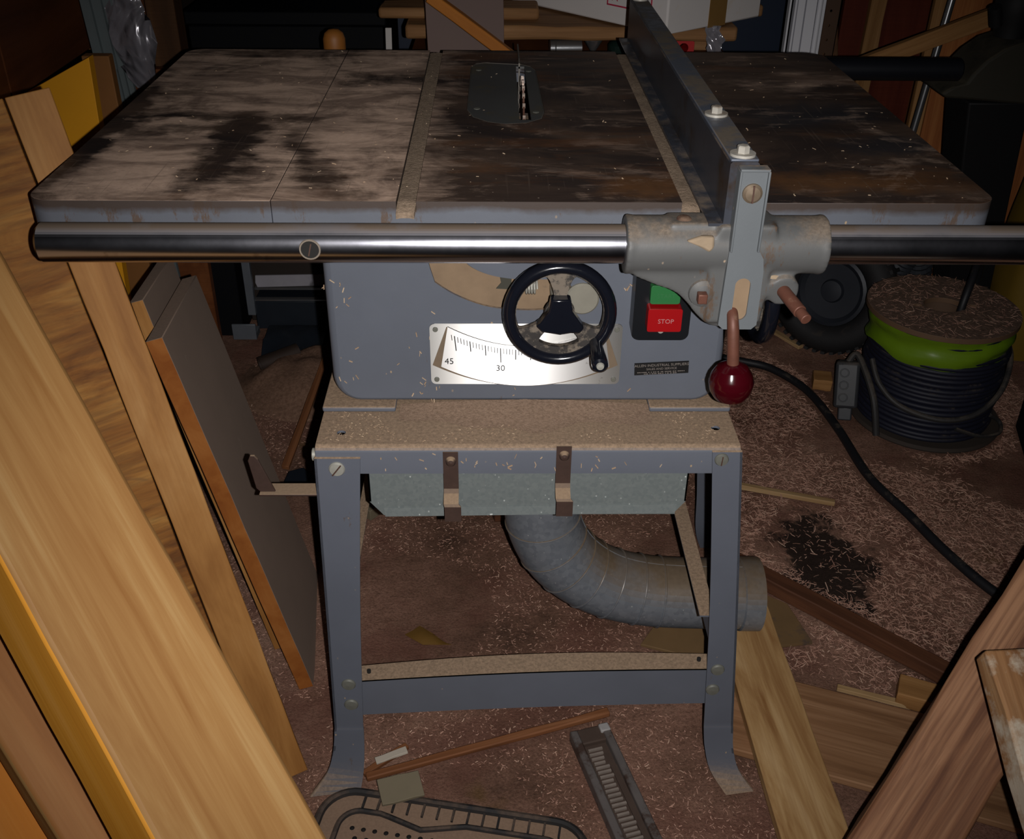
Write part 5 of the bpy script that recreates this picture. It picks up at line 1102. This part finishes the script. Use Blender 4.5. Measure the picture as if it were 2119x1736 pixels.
for i in range(14): mbk.obox(m0 + mu*(0.06 + 0.0215*i) + mv*0.0185 + V((0,0,0.0075)), mu, mv, (0,0,1), 0.003, 0.022, 0.004)
part('rim_ribs', mbk, M_MATRIM, mt, 'short ribs between the rims', 0)
# toothed metal rack
rk = thing('metal_rack', 'old pitted metal channel with a ribbed bed lying on the floor', 'metal channel', (0.15, -0.1, 0))
ku = V((0.268, -0.963, 0)).normalized(); kv = V((0.963, 0.268, 0)); k0 = V((0.0925, 0.034, 0.0))
def kb(mb_, x0, x1, y0, y1, z0, z1):
    return mb_.obox(k0 + ku*(x0+x1)/2 + kv*(y0+y1)/2 + V((0,0,(z0+z1)/2)), ku, kv, (0,0,1), x1-x0, y1-y0, z1-z0)
part('bed', kb(MB(), 0.0, 0.42, 0.002, 0.060, 0.0, 0.010), M_RACKBED, rk, None, 0, 0.001)
part('side_rail', kb(MB(), 0.0, 0.42, 0.0, 0.0125, 0.0, 0.021), M_RACK, rk, None, 0, 0.002)
part('side_rail', kb(MB(), 0.0, 0.42, 0.0495, 0.062, 0.0, 0.021), M_RACK, rk, None, 0, 0.002)
part('end_plate', kb(MB(), -0.002, 0.026, 0.001, 0.061, 0.0, 0.018), M_RACKBED, rk, 'dark end plate', 0, 0.002)
part('end_corner', kb(MB(), -0.001, 0.014, 0.046, 0.062, 0.0, 0.0225), plain('chalky_corner', (0.42, 0.40, 0.39), 0.7, 0, 0.6, 60), rk, 'chalky worn corner', 0, 0.002)
for i in range(46): part('rib', kb(MB(), 0.034 + 0.0083*i, 0.034 + 0.0083*i + 0.0034, 0.016 + random.uniform(0, 0.002), 0.037 + random.uniform(-0.002, 0.003), 0.009, 0.0135), M_RACKTOOTH, rk, None, 0)
part('side_ledge', kb(MB(), 0.07, 0.42, 0.040, 0.0495, 0.008, 0.0125), M_RACKBED, rk, None, 0)
lean('wooden_stick', (-0.206, -0.046, 0.017), (0.160, 0.080, 0.010), (-0.3, 0.95, 0), 0.0125, 0.009, (0, 0, -1), M_STICK, 'long thin brown stick lying in front of the stand', 'stick', None, 0.002)
lean('wooden_stick', (-0.21, -0.034, 0.010), (-0.15, 0.018, 0.010), (-0.5, 0.8, 0), 0.010, 0.007, (0, 0, -1), M_STICK, 'short brown splinter by the left front foot', 'stick', None, 0.001)
lean('wood_chip', (-0.195, -0.018, 0.016), (-0.150, -0.001, 0.020), (-0.4, 0.9, 0), 0.011, 0.004, (0, 0, -1), M_CHIPW, 'white wood chip on the thin brown stick', 'wood chip', None, 0.0006)
lean('wood_chip', (-0.190, -0.058, 0.030), (-0.132, -0.040, 0.028), (0.3, -0.92, -0.15), 0.040, 0.006, (0, 0, -1), M_GREYCHIP, 'square grey-green wooden block resting on the mat rim', 'wood chip', None, 0.0008)

# ------------------------------------------------------------------ under and behind, left
so = thing('floor_machine', 'dark metal machine base on the floor seen left under the front rail', 'machine base', (-0.58, 1.5, 0))
part('upright', MB().box(-0.745, -0.672, 1.36, 1.50, 0.0, 0.60), M_NAVYDARK, so, None, 0, 0.003)
part('cross_panel', MB().box(-0.670, -0.30, 1.45, 1.47, 0.0, 0.36), plain('dark_brown_steel', (0.035, 0.024, 0.018), 0.6, 0.2, 0.6, 12), so, None, 0, 0.002)
part('white_strip', MB().prism([[(-0.628,0.128),(-0.40,0.135),(-0.40,0.165),(-0.630,0.160),(-0.632,0.140)]], (0,1.385,0), ex, ez, ey, 0.004), plain('white_scuffed_strip', (0.40, 0.38, 0.42), 0.6, 0, 0.4, 30), so, 'torn white strip', 0)
part('bright_rail', MB().box(-0.638, -0.38, 1.37, 1.385, 0.096, 0.100).box(-0.638, -0.38, 1.39, 1.40, 0.118, 0.124), M_STEEL, so, None, 0)
part('lower_panel', MB().box(-0.638, -0.36, 1.372, 1.45, 0.015, 0.094), M_BLUETARP, so, None, 0, 0.002)
part('end_bracket', MB().box(-0.655, -0.635, 1.36, 1.375, 0.06, 0.21).box(-0.690, -0.630, 1.32, 1.36, 0.012, 0.030).box(-0.690, -0.630, 1.316, 1.322, 0.012, 0.055), M_GALVBRK, so, 'galvanised bracket', 0, 0.001)
g = [[(-0.60 + 0.15*i/10, 1.20 + 0.16*j/8, 0.012 + 0.032*(0.5+0.5*mnoise.noise(V((i*.45, j*.5, 2)))) * (1-abs(2*j/8-1)**3) + 0.02*(j/8)) for j in range(9)] for i in range(11)]
solo('plastic_scrap', MB().sheet(g, (0, 0, -0.002)), M_BLUETARP, 'crumpled dark blue plastic scrap by the machine base', 'plastic scrap', None, None, 50)
solo('pipe_offcut', MB().lathe((-0.588, 1.150, 0.030), (0.86, 0.5, 0.12), [(0.018,0.001),(0.0205,0),(0.0205,0.10),(0.018,0.10),(0.018,0.001)], 24), plain('dark_rusty_pipe', (0.045, 0.026, 0.018), 0.7, 0.2, 0.6, 40), 'short dark pipe offcut half buried in sawdust at the left', 'pipe')
def heap(cx, cy, rx, ry, hgt, seed):
    g = []
    for i in range(25):
        r = []
        for j in range(25):
            u, v = 2*i/24-1, 2*j/24-1; d = sqrt(u*u+v*v)
            z = hgt*max(0, cos(min(d, 1)*pi/2))**1.3*(1+0.5*mnoise.noise(V((u*3+seed, v*3, seed)))) + 0.004*mnoise.noise(V((u*14, v*14, seed)))*(1 if d < 1 else 0) - 0.009
            r.append((cx+u*rx, cy+v*ry, z))
        g.append(r)
    return MB().sheet(g)
M_HEAP = make_sawdust('floor_sawdust_heap', (0.15, 0.082, 0.052), (0.30, 0.175, 0.118), 120, ((0.03, 0.02, 0.014), 12, 0.66))
solo('sawdust_heap', heap(-0.46, 1.12, 0.20, 0.19, 0.075, 1), M_HEAP, 'brown sawdust heap on the floor behind the left of the stand', 'sawdust', None, 'stuff', 70)
solo('sawdust_heap', heap(-0.815, 1.14, 0.15, 0.17, 0.04, 4), M_HEAP, 'low brown sawdust heap in front of the machine base', 'sawdust', None, 'stuff', 70)
lean('wooden_stick', (-0.470, 0.755, 0.008), (-0.415, 1.16, 0.10), (1, 0, 0), 0.016, 0.010, (0, 0, -1), M_STICK, 'brown stick leaning on the sawdust heap left of the stand', 'stick', None, 0.001)
solo('plastic_scrap', MB().prism([[(-0.455,0.66),(-0.405,0.655),(-0.39,0.70),(-0.42,0.735),(-0.45,0.72)]], (0,0,0.002), ex, ey, (0.05,0,1), 0.018), M_BLUETARP, 'small dark plastic scrap on the floor by the hook strap', 'plastic scrap', None, None, 0, 0.003)
lean('timber_block', (-0.295, 0.600, 0.026), (-0.262, 0.640, 0.026), (0.75, -0.6, 0), 0.04, 0.024, (0, 0, -1), M_GREYCHIP, 'small wooden block under the dust tray at the left', 'timber block', None, 0.001)
lean('timber_block', (-0.02, 0.565, 0.075), (0.02, 0.575, 0.075), (0, 1, 0), 0.06, 0.07, (0, 0, -1), M_STRIPD, 'red-brown wooden block on the floor behind the duct', 'timber block', None, 0.002)
solo('leaf', MB().sheet([[(-0.142 + 0.012*i - 0.008*j + 0.0, 0.235 + 0.012*j*(1-abs(i-2)*0.25), 0.004 + 0.004*sin(i)*sin(j)) for j in range(5)] for i in range(5)], (0,0,-0.0008)), plain('yellow_leaf', (0.17, 0.085, 0.012), 0.7), 'dry yellow leaf on the floor behind the front stretcher', 'leaf')

# ------------------------------------------------------------------ loose shavings
def shavings(name, spots, mat, label, cat='shavings', size=(0.004, 0.015), wid=(0.0003, 0.0009)):
    vs = []; fs = []
    for x, y, z in spots:
        ln = random.uniform(*size)*random.choice((0.6, 1, 1, 1.5)); w = random.uniform(*wid); a = random.uniform(0, 2*pi); c, s = cos(a), sin(a)
        b = random.uniform(-0.16, 0.16)*ln; up = random.uniform(0, 0.35)*ln; k = len(vs)
        for t, off, h in ((-0.5, 0, 0), (0, b, up*0.6), (0.5, 0, up)):
            px, py = t*ln*c - off*s, t*ln*s + off*c
            vs += [(x+px-s*w, y+py+c*w, z+h), (x+px+s*w, y+py-c*w, z+h), (x+px, y+py, z+h+w*0.8)]
        for m in (0, 3):
            fs += [(k+m, k+m+1, k+m+4, k+m+3), (k+m+1, k+m+2, k+m+5, k+m+4), (k+m+2, k+m, k+m+3, k+m+5)]
        fs += [(k, k+2, k+1), (k+6, k+7, k+8)]
    mb_ = MB(); mb_.v = [V(p) for p in vs]; mb_.f = fs
    return solo(name, mb_, mat, label, cat, None, 'stuff', 0)
from mathutils.bvhtree import BVHTree
bpy.context.view_layer.update()
bv_v = []; bv_f = []
for o in COL.objects:
    if o.type != 'MESH' or o.get('kind') == 'structure' or o.name.startswith('sawdust_heap'): continue
    mw = o.matrix_world; co = [mw @ v.co for v in o.data.vertices]
    if not co or min(c.z for c in co) > 0.06: continue
    k0_ = len(bv_v); bv_v += co; bv_f += [tuple(i + k0_ for i in p.vertices) for p in o.data.polygons]
BVH = BVHTree.FromPolygons(bv_v, bv_f)
def clear(x, y, d): return BVH.find_nearest(V((x, y, 0.004)), d)[0] is None
def stain(x, y): return sqrt((x-0.605)**2 + ((y-0.455)*0.62)**2) + 0.11*mnoise.noise(V((x*14, y*9, 0))) < 0.085
sp = []
while len(sp) < 30000:      # right of the saw: deep layer of curled shavings
    x, y = random.uniform(0.405, 1.25), random.uniform(-0.02, 1.35)
    if (stain(x, y) and random.random() < 0.85) or mnoise.noise(V((x*3.2, y*3.2, 8))) < -0.28 + 0.1*random.random(): continue
    if not clear(x, y, 0.009): continue
    sp.append((x, y, random.uniform(0.0, 0.005)))
shavings('wood_shavings', sp, M_CHIPS, 'reddish curled wood shavings spread over the floor right of the saw')
sp = []
while len(sp) < 16000:
    x, y = random.uniform(-0.62, 0.40), random.uniform(-0.28, 1.25)
    if mnoise.noise(V((x*3.6, y*3.6, 3))) < -0.15: continue
    if not clear(x, y, 0.005): continue
    sp.append((x, y, random.uniform(-0.002, 0.003)))
shavings('wood_shavings', sp, M_CHIPS, 'fine sawdust flakes on the floor under and left of the saw', 'shavings', (0.002, 0.006), (0.0003, 0.0009))
sp = []
while len(sp) < 700:
    a, r = random.uniform(0, 2*pi), sqrt(random.random())*0.158
    x, y = RX + r*cos(a), RY + 0.005 + r*sin(a)
    if sqrt((x-RX-0.002)**2 + ((y-RY-0.008)/0.85)**2) < 0.047: continue
    sp.append((x, y, RHt + 0.0002))
shavings('wood_shavings', sp, M_CHIPS, 'shavings lying on top of the cable reel disc', 'shavings', (0.005, 0.018), (0.0003, 0.0007))
sp = []
while len(sp) < 420:
    x, y = random.uniform(SX0+0.01, SX1-0.01), random.uniform(0.0, 0.075)
    if mnoise.noise(V((x*9, y*9, 1))) < -0.1: continue
    sp.append((x, y, SZ + 0.0003))
shavings('sawdust_flakes', sp, M_CHIPSP, 'pale sawdust flakes on the stand ledge below the cabinet', 'sawdust', (0.0008, 0.0028), (0.0003, 0.0006))
# drift of sawdust piled against the cabinet foot
g = []
for i in range(41):
    x = -0.14 + 0.312*i/40; wdt = 0.030 + 0.022*mnoise.noise(V((x*16, 1, 0))) + 0.02*sin(pi*i/40)
    g.append([(x, 0.079 - wdt*j/6, SZ + 0.0004 + (0.011*(1-j/6)**1.5)*(0.35+0.65*sin(pi*i/40)) + 0.0008*mnoise.noise(V((x*90, j, 4)))) for j in range(7)])
solo('sawdust_drift', MB().sheet(g), M_DUSTPILE, 'pale sawdust drift heaped against the cabinet bottom', 'sawdust', None, 'stuff', 70)
sp = []
while len(sp) < 160:
    x, y = random.uniform(-0.5, 0.5), random.uniform(0.01, 0.68)
    if abs(x-0.21) < 0.04 or abs(x-0.018) < 0.02: continue
    sp.append((x, y, H + 0.0002))
shavings('sawdust_flakes', sp, M_CHIPSP, 'scattered pale crumbs on the saw table', 'sawdust', (0.001, 0.0035), (0.0003, 0.0009))
def clings(name, spots, label):
    mb_ = MB()
    for x, y, z, n in spots:
        a = random.uniform(-1.2, 1.2); ln = random.uniform(0.002, 0.007); w = random.uniform(0.0006, 0.0014)
        d = V((sin(a), 0, cos(a))); mb_.obox(V((x, y, z)), d, V((cos(a), 0, -sin(a))), (0, 1, 0), ln, w, 0.0012)
    return solo(name, mb_, M_CHIPSP, label, 'sawdust', None, 'stuff', 0)
sp = []
for cx_, cz_, n_, s_ in ((-0.205, 0.725, 10, 0.016), (-0.115, 0.66, 8, 0.02), (-0.105, 0.60, 12, 0.016), (-0.20, 0.62, 6, 0.02), (0.0, 0.59, 5, 0.03), (0.135, 0.735, 4, 0.004), (0.15, 0.60, 6, 0.05)):
    for _ in range(n_): sp.append((cx_ + random.gauss(0, s_*0.6), CY - 0.0005, cz_ + random.gauss(0, s_), 0))
clings('sawdust_flakes', sp, 'pale sawdust flakes clinging to the cabinet front')
sp = [(random.uniform(-0.17, 0.22), SY0 - 0.0004, random.uniform(0.538, 0.562), 0) for _ in range(34)]
clings('sawdust_flakes', sp, 'pale sawdust flakes clinging to the stand front skirt')
